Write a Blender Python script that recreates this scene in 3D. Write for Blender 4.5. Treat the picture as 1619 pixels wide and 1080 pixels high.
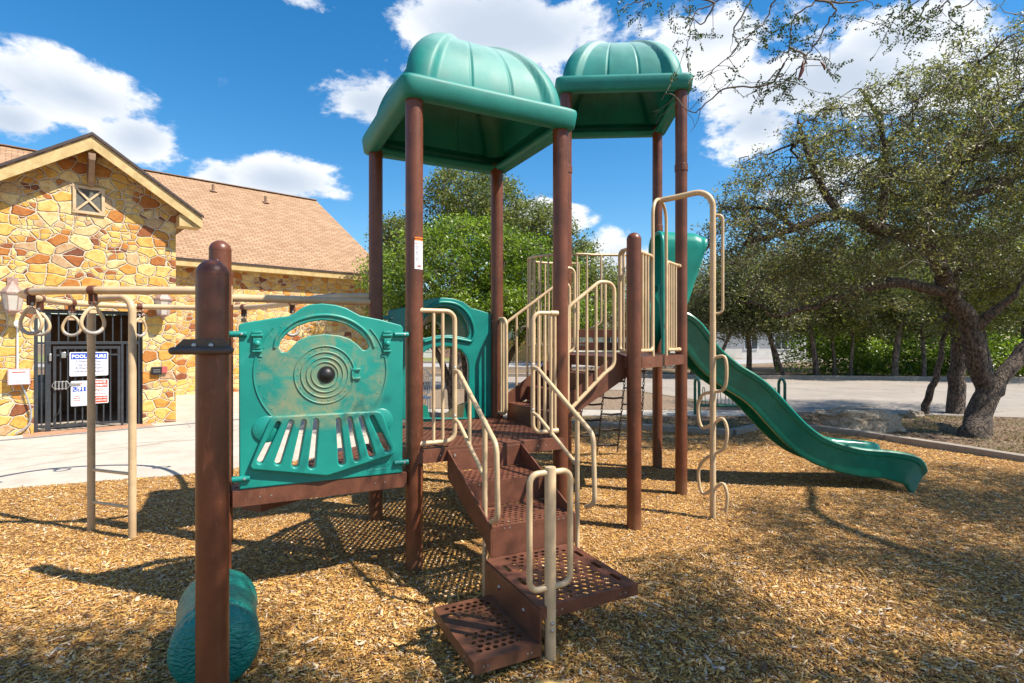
import bpy, bmesh, math, random
import numpy as np
from mathutils import Vector, Matrix
R = math.radians
sc = bpy.context.scene
for o in list(bpy.data.objects): bpy.data.objects.remove(o)
COL = sc.collection

# ------------------------------------------------------------------ camera
CAMZ = 1.67; FP = 863.0
cd = bpy.data.cameras.new('camera'); cam = bpy.data.objects.new('camera', cd); COL.objects.link(cam)
cam.location = (0, 0, CAMZ); cam.rotation_euler = (R(90), 0, 0)
cd.sensor_width = 36; cd.lens = 36*FP/1619; cd.clip_start = .05; cd.clip_end = 2000
sc.camera = cam
sc.render.resolution_x = 1024; sc.render.resolution_y = 683

# ------------------------------------------------------------------ light
SUN_EL = R(52.5); SUN_DX, SUN_DY = .944, -.33        # horizontal direction TOWARDS the sun
SKY_STRENGTH = .074
sd = bpy.data.lights.new('sun', 'SUN'); sun = bpy.data.objects.new('sun', sd); COL.objects.link(sun)
sd.energy = 4.7; sd.angle = R(.53); sd.color = (1, .93, .82)
sdir = Vector((SUN_DX*math.cos(SUN_EL), SUN_DY*math.cos(SUN_EL), math.sin(SUN_EL)))
sun.rotation_euler = sdir.to_track_quat('Z', 'Y').to_euler(); sun.location = (8, -3, 12)
sc.view_settings.view_transform = 'Standard'; sc.view_settings.look = 'None'
sc.view_settings.exposure = .90; sc.view_settings.gamma = 1

class NT:
    """small node-tree helper"""
    def __init__(s, nt): s.t = nt; s.n = nt.nodes; s.l = nt.links
    def add(s, typ, **kw):
        nd = s.n.new(typ)
        for k, v in kw.items():
            if k.startswith('_'): setattr(nd, k[1:], v)
        for k, v in kw.items():
            if k.startswith('_'): continue
            key = int(k[1:]) if (k[0] == 'i' and k[1:].isdigit()) else k.replace('__', ' ')
            s.put(nd.inputs[key], v)
        return nd
    def put(s, inp, v):
        if isinstance(v, bpy.types.NodeSocket): s.l.new(v, inp)
        elif isinstance(v, bpy.types.Node): s.l.new(v.outputs[0], inp)
        elif isinstance(v, (tuple, list)) and len(v) == 3 and len(inp.default_value) == 4: inp.default_value = (*v, 1)
        else: inp.default_value = v
    def math(s, op, a, b=0.0, c=None, clamp=False):
        nd = s.n.new('ShaderNodeMath'); nd.operation = op; nd.use_clamp = clamp
        s.put(nd.inputs[0], a); s.put(nd.inputs[1], b)
        if c is not None: s.put(nd.inputs[2], c)
        return nd.outputs[0]
    def vmath(s, op, a, b=(0, 0, 0)):
        nd = s.n.new('ShaderNodeVectorMath'); nd.operation = op
        s.put(nd.inputs[0], a)
        if op == 'SCALE': s.put(nd.inputs['Scale'], b)
        else: s.put(nd.inputs[1], b)
        return nd.outputs['Value'] if op in ('LENGTH', 'DISTANCE', 'DOT_PRODUCT') else nd.outputs[0]
    def mix(s, f, a, b, typ='MIX'):
        nd = s.n.new('ShaderNodeMixRGB'); nd.blend_type = typ
        s.put(nd.inputs[0], f); s.put(nd.inputs[1], a); s.put(nd.inputs[2], b); return nd.outputs[0]
    def ramp(s, f, stops, interp='LINEAR'):
        nd = s.n.new('ShaderNodeValToRGB'); cr = nd.color_ramp; cr.interpolation = interp
        while len(cr.elements) < len(stops): cr.elements.new(.5)
        for e, (p, c) in zip(cr.elements, stops):
            e.position = p; e.color = (*c, 1) if len(c) == 3 else c
        s.put(nd.inputs[0], f); return nd.outputs[0]
    def noise(s, vec, scale, detail=4, rough=.55, dist=0.0):
        nd = s.n.new('ShaderNodeTexNoise'); s.put(nd.inputs['Vector'], vec)
        nd.inputs['Scale'].default_value = scale; nd.inputs['Detail'].default_value = detail
        nd.inputs['Roughness'].default_value = rough; nd.inputs['Distortion'].default_value = dist
        return nd.outputs[0]
    def smooth(s, x, a, b):
        nd = s.n.new('ShaderNodeMapRange'); nd.interpolation_type = 'SMOOTHSTEP'
        s.put(nd.inputs[0], x); nd.inputs[1].default_value = a; nd.inputs[2].default_value = b
        return nd.outputs[0]

# ------------------------------------------------------------------ sky
w = bpy.data.worlds.new('World'); sc.world = w; w.use_nodes = True
T = NT(w.node_tree); T.n.clear()
sky = T.add('ShaderNodeTexSky'); sky.sky_type = 'NISHITA'; sky.sun_disc = False
sky.sun_elevation = SUN_EL; sky.sun_rotation = math.atan2(SUN_DX, SUN_DY)
sky.air_density = 1.1; sky.dust_density = .35; sky.ozone_density = 3.2
hs = T.add('ShaderNodeHueSaturation', Saturation=1.38, Value=1.30, Hue=.497, Color=sky)
tc = T.add('ShaderNodeTexCoord')
dirv = T.vmath('NORMALIZE', tc.outputs['Generated'])
def skydir(px, py):
    v = Vector(((px-809.5)/FP, 1, (540-py)/FP)); return v.normalized()
# each cloud: px centre, radius x, radius z (in image units), weight
CL = [(120,150,190,75,1.0),(215,220,100,70,1.0),(20,190,90,60,.9),(300,110,60,30,.12),(440,285,155,52,1.0),(350,280,70,45,.8),
      (810,45,270,90,1.05),(880,150,260,75,.75),(585,165,100,70,.95),(700,110,120,80,.6),(1120,60,200,70,.85),(1300,130,260,95,1.0),
      (1200,200,110,75,.95),(1420,60,190,70,.85),(1560,140,120,70,.6),(870,340,85,38,.95),(985,410,75,62,.85),(500,6,70,20,.45),
      (1260,300,140,60,.6),(1350,430,220,60,.5),(940,390,50,20,.5),(1000,430,120,50,.6)]
msk = None
for (px, py, rx, ry, wt) in CL:
    c = skydir(px, py)
    r_ = Vector((c.y, -c.x, 0)).normalized(); u_ = r_.cross(c)
    k = Vector(((px-809.5), FP, (540-py))).length
    ax = T.math('MULTIPLY', T.vmath('DOT_PRODUCT', dirv, tuple(r_)), k/rx)
    az = T.math('MULTIPLY', T.vmath('DOT_PRODUCT', dirv, tuple(u_)), k/ry)
    dd = T.math('SUBTRACT', 1.0, T.vmath('DOT_PRODUCT', dirv, tuple(c)))
    d2 = T.math('ADD', T.math('ADD', T.math('MULTIPLY', ax, ax), T.math('MULTIPLY', az, az)), T.math('MULTIPLY', dd, 3.0))
    b = T.math('MULTIPLY', T.math('SUBTRACT', 1.0, T.math('SQRT', d2), clamp=True), wt)
    msk = b if msk is None else T.math('MAXIMUM', msk, b)
sx = T.add('ShaderNodeMapping', Vector=dirv, Scale=(1, 1, 1.7))
n1 = T.noise(sx.outputs[0], 6.5, 12, .62, .15)
n2 = T.noise(sx.outputs[0], 2.2, 5, .5)
# clouds elsewhere on the dome, scattered
sepd = T.add('ShaderNodeSeparateXYZ', Vector=dirv)
back = T.smooth(sepd.outputs[1], .35, -.1)
scat = T.math('MULTIPLY', T.smooth(n2, .5, .68), T.math('MULTIPLY', back, .55))
msk = T.math('MAXIMUM', msk, scat)
dens = T.smooth(T.math('ADD', T.math('MULTIPLY', msk, 1.0), T.math('MULTIPLY', T.math('SUBTRACT', n1, .5), 2.1)), .20, .46)
dens = T.math('MULTIPLY', dens, T.smooth(msk, 0.0, .12))
shade = T.smooth(T.math('ADD', T.math('MULTIPLY', msk, .8), T.math('MULTIPLY', T.noise(T.vmath('ADD', sx.outputs[0], (.05, 0, -.09)), 5.5, 6, .55, .3), .8)), .55, 1.15)
ccol = T.mix(shade, (8.0, 8.2, 8.5), (4.6, 5.3, 6.3))
mx = T.mix(dens, hs.outputs[0], ccol)
bg = T.add('ShaderNodeBackground', Color=mx, Strength=SKY_STRENGTH)
out = T.add('ShaderNodeOutputWorld', Surface=bg)

# ------------------------------------------------------------------ helpers
MW = {}
def at(px, py, d): return Vector(((px-809.5)/FP*d, d, CAMZ-(py-540)/FP*d))
def gp(px, py, z=0): 
    d = (CAMZ-z)*FP/(py-540); return Vector(((px-809.5)/FP*d, d, z))
def tag(o, label=None, cat=None, group=None, kind=None):
    if label: o['label'] = label
    if cat: o['category'] = cat
    if group: o['group'] = group
    if kind: o['kind'] = kind
    return o
def thing(name, loc, rz, label, cat, group=None):
    o = bpy.data.objects.new(name, None); COL.objects.link(o); o.location = loc; o.rotation_euler = (0, 0, rz)
    o.empty_display_size = .2
    MW[o.name] = Matrix.Translation(Vector(loc)) @ Matrix.Rotation(rz, 4, 'Z')
    return tag(o, label, cat, group)
def mw(o): return MW.get(o.name, Matrix.Identity(4)) if o is not None else Matrix.Identity(4)
def link_mesh(name, me, m, parent=None, local=False, smooth=None):
    """vertices are in world space unless local; stored in the parent's frame"""
    if parent is not None and not local: me.transform(mw(parent).inverted())
    o = bpy.data.objects.new(name, me); COL.objects.link(o)
    if parent is not None: o.parent = parent; MW[o.name] = mw(parent)
    if m is not None: me.materials.append(m)
    if smooth is not None:
        me.polygons.foreach_set('use_smooth', [True]*len(me.polygons))
        try: me.set_sharp_from_angle(angle=R(smooth))
        except Exception: pass
    return o
def fillet(pts, rad, n=5):
    pts = [Vector(p) for p in pts]; out = [pts[0]]
    for i in range(1, len(pts)-1):
        p0, p, p1 = pts[i-1], pts[i], pts[i+1]
        a = (p0-p); b = (p1-p); la, lb = a.length, b.length
        if la < 1e-6 or lb < 1e-6: continue
        a.normalize(); b.normalize(); ang = a.angle(b)
        if ang > math.pi-.05: out.append(p); continue
        t = min(rad/math.tan(ang/2), la*.48, lb*.48)
        s, e = p+a*t, p+b*t
        rr = t*math.tan(ang/2); cen = p+(a+b).normalized()*(rr/math.sin(ang/2))
        v0, v1 = s-cen, e-cen; tot = v0.angle(v1)
        for k in range(n+1):
            f = k/n
            out.append(cen+(v0*math.sin((1-f)*tot)+v1*math.sin(f*tot))/max(math.sin(tot), 1e-6))
    out.append(pts[-1]); return out
SPLIT = {'bolt', 'collar', 'side_boss', 'stringer', 'riser', 'bar', 'grip_loop', 'bubble', 'cross_bar'}
class MB:
    def __init__(s): s.v = []; s.f = []; s.pc = []
    def add(s, vs, fs):
        s.pc.append((len(s.v), len(s.f))); o = len(s.v); s.v += [tuple(p) for p in vs]; s.f += [tuple(i+o for i in f) for f in fs]
    def box(s, c, size, ex=(1, 0, 0), ey=(0, 1, 0), ez=(0, 0, 1)):
        c = Vector(c); X, Y, Z = [Vector(e)*q/2 for e, q in zip((ex, ey, ez), size)]
        vs = [c+X*a+Y*b+Z*d for d in (-1, 1) for b in (-1, 1) for a in (-1, 1)]
        s.add(vs, [(0, 2, 3, 1), (4, 5, 7, 6), (0, 1, 5, 4), (2, 6, 7, 3), (0, 4, 6, 2), (1, 3, 7, 5)])
    def beam(s, a, b, wdt, hgt):
        """box from a to b (points on the axis), vertical height hgt"""
        a, b = Vector(a), Vector(b); e = b-a; L = e.length; e.normalize()
        side = e.cross(Vector((0, 0, 1))).normalized(); up = side.cross(e)
        s.box((a+b)/2, (L, wdt, hgt), e, side, up)
    def tube(s, pts, r, seg=12, cap=True, closed=False):
        pts = [Vector(p) for p in pts]; n = len(pts)
        rs = [r]*n if not hasattr(r, '__len__') else list(r)
        tang = []
        for i in range(n):
            if closed: t = pts[(i+1) % n]-pts[i-1]
            else: t = pts[min(i+1, n-1)]-pts[max(i-1, 0)]
            tang.append(t.normalized() if t.length > 1e-9 else Vector((0, 0, 1)))
        up = Vector((0, 0, 1)) if abs(tang[0].z) < .9 else Vector((1, 0, 0))
        nrm = (up-tang[0]*up.dot(tang[0])).normalized(); rings = []
        for i in range(n):
            nrm = nrm-tang[i]*nrm.dot(tang[i])
            nrm = nrm.normalized() if nrm.length > 1e-6 else tang[i].orthogonal().normalized()
            bn = tang[i].cross(nrm)
            rings.append([pts[i]+(nrm*math.cos(2*math.pi*k/seg)+bn*math.sin(2*math.pi*k/seg))*rs[i] for k in range(seg)])
        vs = [p for rg in rings for p in rg]; fs = []
        m = n if closed else n-1
        for i in range(m):
            j = (i+1) % n
            for k in range(seg):
                k2 = (k+1) % seg; fs.append((i*seg+k, i*seg+k2, j*seg+k2, j*seg+k))
        if cap and not closed: fs.append(tuple(range(seg-1, -1, -1))); fs.append(tuple((n-1)*seg+k for k in range(seg)))
        s.add(vs, fs)
    def lathe(s, prof, c=(0, 0, 0), seg=24, axis=(0, 0, 1), capb=True, capt=True):
        ax = Vector(axis).normalized(); e1 = ax.orthogonal().normalized(); e2 = ax.cross(e1); c = Vector(c)
        vs = [c+ax*z+(e1*math.cos(2*math.pi*k/seg)+e2*math.sin(2*math.pi*k/seg))*max(r, 1e-4) for (r, z) in prof for k in range(seg)]
        fs = [(i*seg+k, i*seg+(k+1) % seg, (i+1)*seg+(k+1) % seg, (i+1)*seg+k) for i in range(len(prof)-1) for k in range(seg)]
        if capb: fs.append(tuple(range(seg-1, -1, -1)))
        if capt: fs.append(tuple((len(prof)-1)*seg+k for k in range(seg)))
        s.add(vs, fs)
    def prism(s, poly, ex, ey, ez, org, th):
        """2-D polygon (counter-clockwise) in plane org + x*ex + y*ey, extruded th along ez"""
        org, ex, ey, ez = map(Vector, (org, ex, ey, ez)); n = len(poly)
        a = [org+ex*x+ey*y for x, y in poly]; b = [p+ez*th for p in a]
        s.add(a+b, [tuple(range(n-1, -1, -1)), tuple(range(n, 2*n))]+[(i, (i+1) % n, n+(i+1) % n, n+i) for i in range(n)])
    def build(s, name, m, parent=None, smooth=35, bevel=0, seg=2, solid=0):
        if name in SPLIT and len(s.pc) > 1:      # every piece a part of its own
            ends = s.pc[1:]+[(len(s.v), len(s.f))]; o = None
            for (v0, f0), (v1, f1) in zip(s.pc, ends):
                q = MB(); q.add(s.v[v0:v1], [tuple(i-v0 for i in f) for f in s.f[f0:f1]]); o = q.build(name, m, parent, smooth, bevel, seg, solid)
            return o
        me = bpy.data.meshes.new(name); me.from_pydata(s.v, [], s.f); me.update()
        o = link_mesh(name, me, m, parent, smooth=smooth)
        if solid: md = o.modifiers.new('solid', 'SOLIDIFY'); md.thickness = solid; md.offset = 0
        if bevel:
            md = o.modifiers.new('bevel', 'BEVEL'); md.width = bevel; md.segments = seg; md.limit_method = 'ANGLE'; md.angle_limit = R(40)
        return o
def plate_mesh(outline, holes, th, bev=0.0, res=2):
    """filled 2-D outline with holes, thickness th (centred on 0), rounded edges: returns a mesh in x,y,z"""
    cu = bpy.data.curves.new('plate', 'CURVE'); cu.dimensions = '2D'; cu.fill_mode = 'BOTH'
    cu.extrude = max(th/2-bev, .0005); cu.bevel_depth = bev; cu.bevel_resolution = res; cu.offset = -bev
    for pl in [outline]+list(holes):
        sp = cu.splines.new('POLY'); sp.points.add(len(pl)-1)
        for q, (x, y) in zip(sp.points, pl): q.co = (x, y, 0, 1)
        sp.use_cyclic_u = True
    o = bpy.data.objects.new('tmp', cu); COL.objects.link(o)
    dg = bpy.context.evaluated_depsgraph_get()
    me = bpy.data.meshes.new_from_object(o.evaluated_get(dg)); bpy.data.objects.remove(o); bpy.data.curves.remove(cu)
    me.materials.clear()
    return me
def frame(org, ex, ey, ez):
    m = Matrix.Identity(4)
    for i, e in enumerate((ex, ey, ez, org)):
        for k in range(3): m[k][i] = e[k]
    return m
def plate(name, outline, holes, th, fr, m, parent, bev=0.0, smooth=35, res=2):
    me = plate_mesh(outline, holes, th, bev, res); me.transform(fr)
    return link_mesh(name, me, m, parent, smooth=smooth)
def text(name, s_, size, fr, m, parent, align='CENTER', depth=.001, bold=0.0, sx=1.0):
    cu = bpy.data.curves.new('txt', 'FONT'); cu.body = s_; cu.size = size; cu.align_x = align; cu.align_y = 'CENTER'
    cu.extrude = depth; cu.offset = bold; cu.resolution_u = 2
    o = bpy.data.objects.new('tmp', cu); COL.objects.link(o)
    dg = bpy.context.evaluated_depsgraph_get()
    me = bpy.data.meshes.new_from_object(o.evaluated_get(dg)); bpy.data.objects.remove(o); bpy.data.curves.remove(cu)
    me.materials.clear(); me.transform(Matrix.Diagonal((sx, 1, 1, 1))); me.transform(fr)
    return link_mesh(name, me, m, parent)
def ell(cx, cy, rx, ry, n=24, a0=0, a1=360):
    full = abs(a1-a0) >= 360
    return [(cx+rx*math.cos(R(a0+(a1-a0)*k/(n if full else n-1))), cy+ry*math.sin(R(a0+(a1-a0)*k/(n if full else n-1)))) for k in range(n)]
def np_mesh(name, V, F, m, parent=None, smooth=False):
    """V (n,3) float array, F (m,k) int array"""
    me = bpy.data.meshes.new(name); k = F.shape[1]
    if parent is not None:
        inv = np.array(mw(parent).inverted()); V = V@inv[:3, :3].T+inv[:3, 3]
    me.vertices.add(len(V)); me.vertices.foreach_set('co', V.astype(np.float32).ravel())
    me.loops.add(F.size); me.loops.foreach_set('vertex_index', F.astype(np.int32).ravel())
    me.polygons.add(len(F)); me.polygons.foreach_set('loop_start', np.arange(0, F.size, k, dtype=np.int32))
    try: me.polygons.foreach_set('loop_total', np.full(len(F), k, dtype=np.int32))
    except Exception: pass
    if smooth: me.polygons.foreach_set('use_smooth', np.ones(len(F), dtype=bool))
    me.update(calc_edges=True); me.validate()
    o = bpy.data.objects.new(name, me); COL.objects.link(o); me.materials.append(m)
    if parent is not None: o.parent = parent; MW[o.name] = mw(parent)
    return o
def flat(name, poly, z, m, kind='structure', thick=0.0):
    mb = MB()
    if thick: mb.prism(poly, (1, 0, 0), (0, 1, 0), (0, 0, 1), (0, 0, z-thick), thick)
    else: mb.add([(x, y, z) for x, y in poly], [tuple(range(len(poly)))])
    o = mb.build(name, m, None, smooth=None); tag(o, kind=kind); return o

# ------------------------------------------------------------------ materials
def mat(name):
    m = bpy.data.materials.new(name); m.use_nodes = True; t = NT(m.node_tree); t.n.clear()
    b = t.add('ShaderNodeBsdfPrincipled'); o = t.add('ShaderNodeOutputMaterial', Surface=b)
    tc = t.add('ShaderNodeTexCoord')
    return m, t, b, tc.outputs['Object'], o
def bump(t, b, h, strength, dist):
    nd = t.add('ShaderNodeBump', Height=h, Strength=strength, Distance=dist); t.put(b.inputs['Normal'], nd)
def painted(name, c, rough=.4, var=.25, scale=6, c2=None, bmp=.15, speck=0.0, scratch=0.0):
    m, t, b, co, o = mat(name)
    n = t.noise(co, scale, 6, .65); n2 = t.noise(co, scale*9, 4, .6)
    dark = tuple(x*(1-var) for x in c); lite = c2 or tuple(min(1, x*(1+var)) for x in c)
    col = t.mix(t.smooth(n, .3, .7), dark, lite)
    if speck: col = t.mix(t.math('MULTIPLY', t.smooth(n2, .6, .75), speck), col, tuple(min(1, x*2.2+.04) for x in c))
    if scratch:   # rubbed, faded patches and thin scratches in the coating
        mp = t.add('ShaderNodeMapping', Vector=co, Scale=(1, 1, .22)); s1 = t.noise(mp.outputs[0], 16, 9, .72, 1.5); s2 = t.noise(co, 1.6, 4, .6)
        col = t.mix(t.math('MULTIPLY', t.math('MULTIPLY', t.smooth(s1, .56, .66), t.smooth(s2, .42, .62)), scratch), col, tuple(min(1, x*1.7+.035) for x in c))
        fine = t.noise(t.add('ShaderNodeMapping', Vector=co, Scale=(1, 1, .12), Rotation=(.3, .2, 0)).outputs[0], 90, 4, .6)
        col = t.mix(t.math('MULTIPLY', t.smooth(fine, .66, .72), scratch*.8), col, tuple(min(1, x*2.2+.06) for x in c))
        sz = t.add('ShaderNodeSeparateXYZ', Vector=co)
        col = t.mix(t.math('MULTIPLY', t.math('SUBTRACT', 1.0, t.smooth(t.math('ADD', sz.outputs[2], t.math('MULTIPLY', s2, .2)), .10, .38)), .35), col, (.22, .13, .065))
    t.put(b.inputs['Base Color'], col)
    t.put(b.inputs['Roughness'], t.math('ADD', t.math('MULTIPLY', n2, .3), rough-.15))
    if bmp: bump(t, b, n2, bmp, .002)
    return m
M_BROWN = painted('brown_powder_coat', (.128, .040, .018), .38, .30, 4, bmp=.12, speck=.22, scratch=.55)
M_BROWN2 = painted('brown_vinyl_deck', (.132, .046, .024), .5, .25, 8, bmp=.3, speck=.3, scratch=.5)
M_DARKMETAL = painted('dark_bronze_metal', (.07, .05, .038), .38, .2, 8)
M_TAN = painted('tan_powder_coat', (.56, .405, .235), .4, .15, 5, bmp=.08, speck=.05, scratch=.22)
M_STEEL = painted('bolt_steel', (.45, .44, .42), .35, .1, 20); M_STEEL.node_tree.nodes['Principled BSDF'].inputs['Metallic'].default_value = .8
M_BLACK = painted('black_rubber', (.012, .012, .013), .45, .2, 10)
M_BLACKMETAL = painted('black_iron', (.03, .034, .04), .45, .2, 10)
M_CHAIN = painted('coated_chain', (.03, .02, .017), .5, .2, 10)
M_WHITE = painted('sign_white', (.78, .78, .8), .45, .03, 10, bmp=0)
M_BLUE = painted('sign_blue', (.02, .07, .42), .45, .05, 10, bmp=0)
M_RED = painted('sign_red', (.6, .06, .02), .45, .05, 10, bmp=0)
M_INK = painted('ink_grey', (.16, .15, .28), .5, .05, 10, bmp=0)
M_ORANGE = painted('sticker_orange', (.85, .22, .01), .45, .05, 10, bmp=0)
def green_plastic(name, c, chalk_sheen=0.0, rough=.36, zlo=0, zhi=1, bmp=.05, bscale=60):
    m, t, b, co, o = mat(name)
    n = t.noise(co, 3.5, 6, .65); n2 = t.noise(co, bscale, 3, .6)
    col = t.mix(t.smooth(n, .3, .7), tuple(x*.82 for x in c), tuple(x*1.12 for x in c))
    # faint pale scuffs
    sc_ = t.smooth(t.noise(co, 1.7, 8, .75, 1.2), .62, .78)
    col = t.mix(t.math('MULTIPLY', sc_, .18), col, (.25, .5, .44))
    if chalk_sheen:   # chalky fading and dust on the upper surfaces, with sky reflection painted in
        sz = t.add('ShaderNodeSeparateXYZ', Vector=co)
        f = t.math('MULTIPLY', t.smooth(t.math('ADD', sz.outputs[2], t.math('MULTIPLY', n, .18)), zlo, zhi), chalk_sheen)
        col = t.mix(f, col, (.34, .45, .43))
    t.put(b.inputs['Base Color'], col); t.put(b.inputs['Roughness'], t.math('ADD', t.math('MULTIPLY', n, .25), rough-.12))
    bump(t, b, n2, bmp, .003)
    return m
GREEN = (.002, .20, .168)
M_GREEN = green_plastic('green_plastic', GREEN)
M_SLIDE = green_plastic('slide_plastic', (.003, .165, .108), rough=.25)
M_HOOD = green_plastic('hood_plastic', (.008, .26, .20), rough=.35)
def bark(name, c1, c2, scale=14):
    m, t, b, co, o = mat(name)
    mp = t.add('ShaderNodeMapping', Vector=co, Scale=(1, 1, .34))
    v = t.add('ShaderNodeTexVoronoi', _feature='F1', Vector=t.vmath('ADD', mp.outputs[0], t.vmath('SCALE', t.add('ShaderNodeTexNoise', Vector=co, Scale=scale*.8, Detail=5.0).outputs[1], .11)), Scale=scale*2.1)
    n = t.noise(mp.outputs[0], scale*3.2, 8, .75, .6); n3 = t.noise(co, 2.2, 5, .6)
    h = t.math('ADD', t.math('SUBTRACT', .75, v.outputs[0]), t.math('MULTIPLY', n, 1.0))
    t.put(b.inputs['Base Color'], t.mix(t.smooth(t.math('ADD', h, t.math('MULTIPLY', n3, .35)), .55, 1.35), c1, c2)); b.inputs['Roughness'].default_value = .92
    bump(t, b, h, 1.0, .035)
    return m
M_BARK = bark('oak_bark', (.040, .029, .022), (.23, .17, .125))
M_BARKFAR = bark('far_bark', (.06, .046, .036), (.22, .17, .13), 6)
M_TWIG = painted('grey_twig', (.13, .11, .085), .8, .3, 9)
def leaf_mat(name, cols, rough=.5, transl=.35):
    m, t, b, co, o = mat(name)
    g = t.add('ShaderNodeNewGeometry')
    big = t.noise(co, .9, 3, .5)
    f = t.math('ADD', t.math('MULTIPLY', g.outputs['Random Per Island'], .75), t.math('MULTIPLY', t.math('SUBTRACT', big, .5), .9), clamp=True)
    k = len(cols); col = t.ramp(f, [(i/(k-1), c) for i, c in enumerate(cols)])
    t.put(b.inputs['Base Color'], col); b.inputs['Roughness'].default_value = rough
    tr = t.add('ShaderNodeBsdfTranslucent', Color=t.mix(1.0, col, (1.2, 1.3, .6), 'MULTIPLY'))
    mxs = t.add('ShaderNodeMixShader'); t.put(mxs.inputs[0], transl); t.l.new(b.outputs[0], mxs.inputs[1]); t.l.new(tr.outputs[0], mxs.inputs[2])
    t.l.new(mxs.outputs[0], o.inputs['Surface'])
    return m
L_OAK = leaf_mat('oak_leaf', [(.045, .052, .024), (.11, .115, .052), (.20, .20, .095), (.33, .32, .16), (.46, .38, .12)], .45, .42)
L_BRIGHT = leaf_mat('bright_leaf', [(.045, .085, .012), (.14, .22, .022), (.27, .38, .038), (.44, .52, .08)], .42, .38)
L_DARK = leaf_mat('dark_leaf', [(.055, .075, .022), (.13, .16, .045), (.23, .25, .08), (.33, .34, .12)], .5, .42)
L_LOCUST = leaf_mat('locust_leaf', [(.03, .05, .015), (.05, .08, .02), (.08, .12, .03)], .5)
L_YEL = leaf_mat('yellow_leaf', [(.08, .10, .02), (.16, .18, .03), (.26, .26, .04), (.33, .24, .04)], .5)
# ---- setting materials
def mulch_mat():
    m, t, b, co, o = mat('mulch_base')
    v = t.add('ShaderNodeTexVoronoi', Vector=t.vmath('MULTIPLY', t.vmath('ADD', co, t.vmath('SCALE', t.add('ShaderNodeTexNoise', Vector=co, Scale=9.0).outputs[1], .12)), (1, 1, 1)), Scale=42.0)
    n = t.noise(co, 1.1, 5, .6); n2 = t.noise(co, 60, 4, .7)
    f = t.math('ADD', t.math('MULTIPLY', v.outputs['Color'], .6), t.math('MULTIPLY', n2, .4))
    col = t.ramp(f, [(.15, (.07, .035, .015)), (.45, (.30, .14, .035)), (.7, (.54, .29, .075)), (.9, (.70, .46, .19))])
    col = t.mix(t.math('MULTIPLY', t.smooth(n, .4, .7), .45), col, t.mix(1.0, col, (.62, .58, .6), 'MULTIPLY'))
    t.put(b.inputs['Base Color'], col); b.inputs['Roughness'].default_value = .9
    bump(t, b, t.math('ADD', v.outputs['Distance'], n2), .9, .02); return m
M_MULCH = mulch_mat()
def chip_mat():
    m, t, b, co, o = mat('wood_chip')
    g = t.add('ShaderNodeNewGeometry'); n = t.noise(co, .8, 5, .6)
    col = t.ramp(g.outputs['Random Per Island'], [(0, (.11, .045, .016)), (.15, (.33, .14, .035)), (.38, (.62, .315, .062)), (.68, (.76, .44, .11)), (.86, (.84, .59, .28)), (1, (.70, .58, .47))])
    col = t.mix(t.math('MULTIPLY', t.smooth(n, .5, .75), .3), col, t.mix(1.0, col, (.72, .68, .72), 'MULTIPLY'))
    st = t.noise(t.vmath('MULTIPLY', co, (1, 1, 1)), 260, 2, .6)
    t.put(b.inputs['Base Color'], t.mix(t.math('MULTIPLY', st, .35), col, (.2, .11, .04))); b.inputs['Roughness'].default_value = .75; return m
M_CHIP = chip_mat()
def concrete(name, c, joints=None, scale=2.5):
    m, t, b, co, o = mat(name)
    n = t.noise(co, scale, 8, .7); n2 = t.noise(co, 55, 4, .7)
    col = t.mix(t.smooth(n, .3, .75), tuple(x*.8 for x in c), tuple(min(1, x*1.1) for x in c))
    col = t.mix(t.math('MULTIPLY', t.smooth(n2, .5, .75), .3), col, tuple(x*.6 for x in c))
    wv = t.vmath('ADD', co, t.vmath('SCALE', t.add('ShaderNodeTexNoise', Vector=co, Scale=1.7, Detail=6.0).outputs[1], .9))
    ck = t.add('ShaderNodeTexVoronoi', _feature='DISTANCE_TO_EDGE', Vector=wv, Scale=.33)
    gap = t.noise(co, .5, 3, .5)
    col = t.mix(t.math('MULTIPLY', t.math('MULTIPLY', t.math('SUBTRACT', 1.0, t.smooth(ck.outputs[0], .0015, .005)), t.smooth(gap, .48, .58)), .7), col, tuple(x*.3 for x in c))
    st_ = t.noise(co, .8, 7, .7, .6); col = t.mix(t.math('MULTIPLY', t.smooth(st_, .52, .72), .35), col, (c[0]*.62, c[1]*.52, c[2]*.42))
    t.put(b.inputs['Base Color'], col); b.inputs['Roughness'].default_value = .85
    bump(t, b, t.math('ADD', n2, n), .3, .01); return m
M_PATIO = concrete('patio_concrete', (.50, .44, .365))
M_CURB = concrete('curb_concrete', (.32, .27, .22), scale=6)
M_WALK = concrete('sidewalk_concrete', (.42, .375, .315))
M_LOT = concrete('parking_asphalt', (.32, .275, .23), scale=.6)
M_ROAD = concrete('road_asphalt', (.36, .34, .33), scale=.4)
M_DRAIN = painted('drain_grate', (.16, .17, .18), .6, .3, 30)
def lawn_mat():
    m, t, b, co, o = mat('lawn_ground')
    n = t.noise(co, .7, 6, .65, .5); n2 = t.noise(co, 24, 5, .75); n3 = t.noise(co, 3.2, 4, .6)
    litter = t.ramp(n2, [(.3, (.05, .03, .018)), (.5, (.17, .105, .06)), (.72, (.34, .24, .15))])
    grass = t.ramp(n2, [(.3, (.035, .04, .012)), (.5, (.11, .12, .03)), (.72, (.25, .24, .08))])
    col = t.mix(t.smooth(t.math('ADD', n, t.math('MULTIPLY', n3, .35)), .66, .95), litter, grass)
    t.put(b.inputs['Base Color'], col); b.inputs['Roughness'].default_value = .95
    bump(t, b, n2, .8, .03); return m
M_LAWN = lawn_mat()
M_FARGRASS = painted('far_grass', (.17, .17, .045), .9, .3, 1.5)
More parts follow.
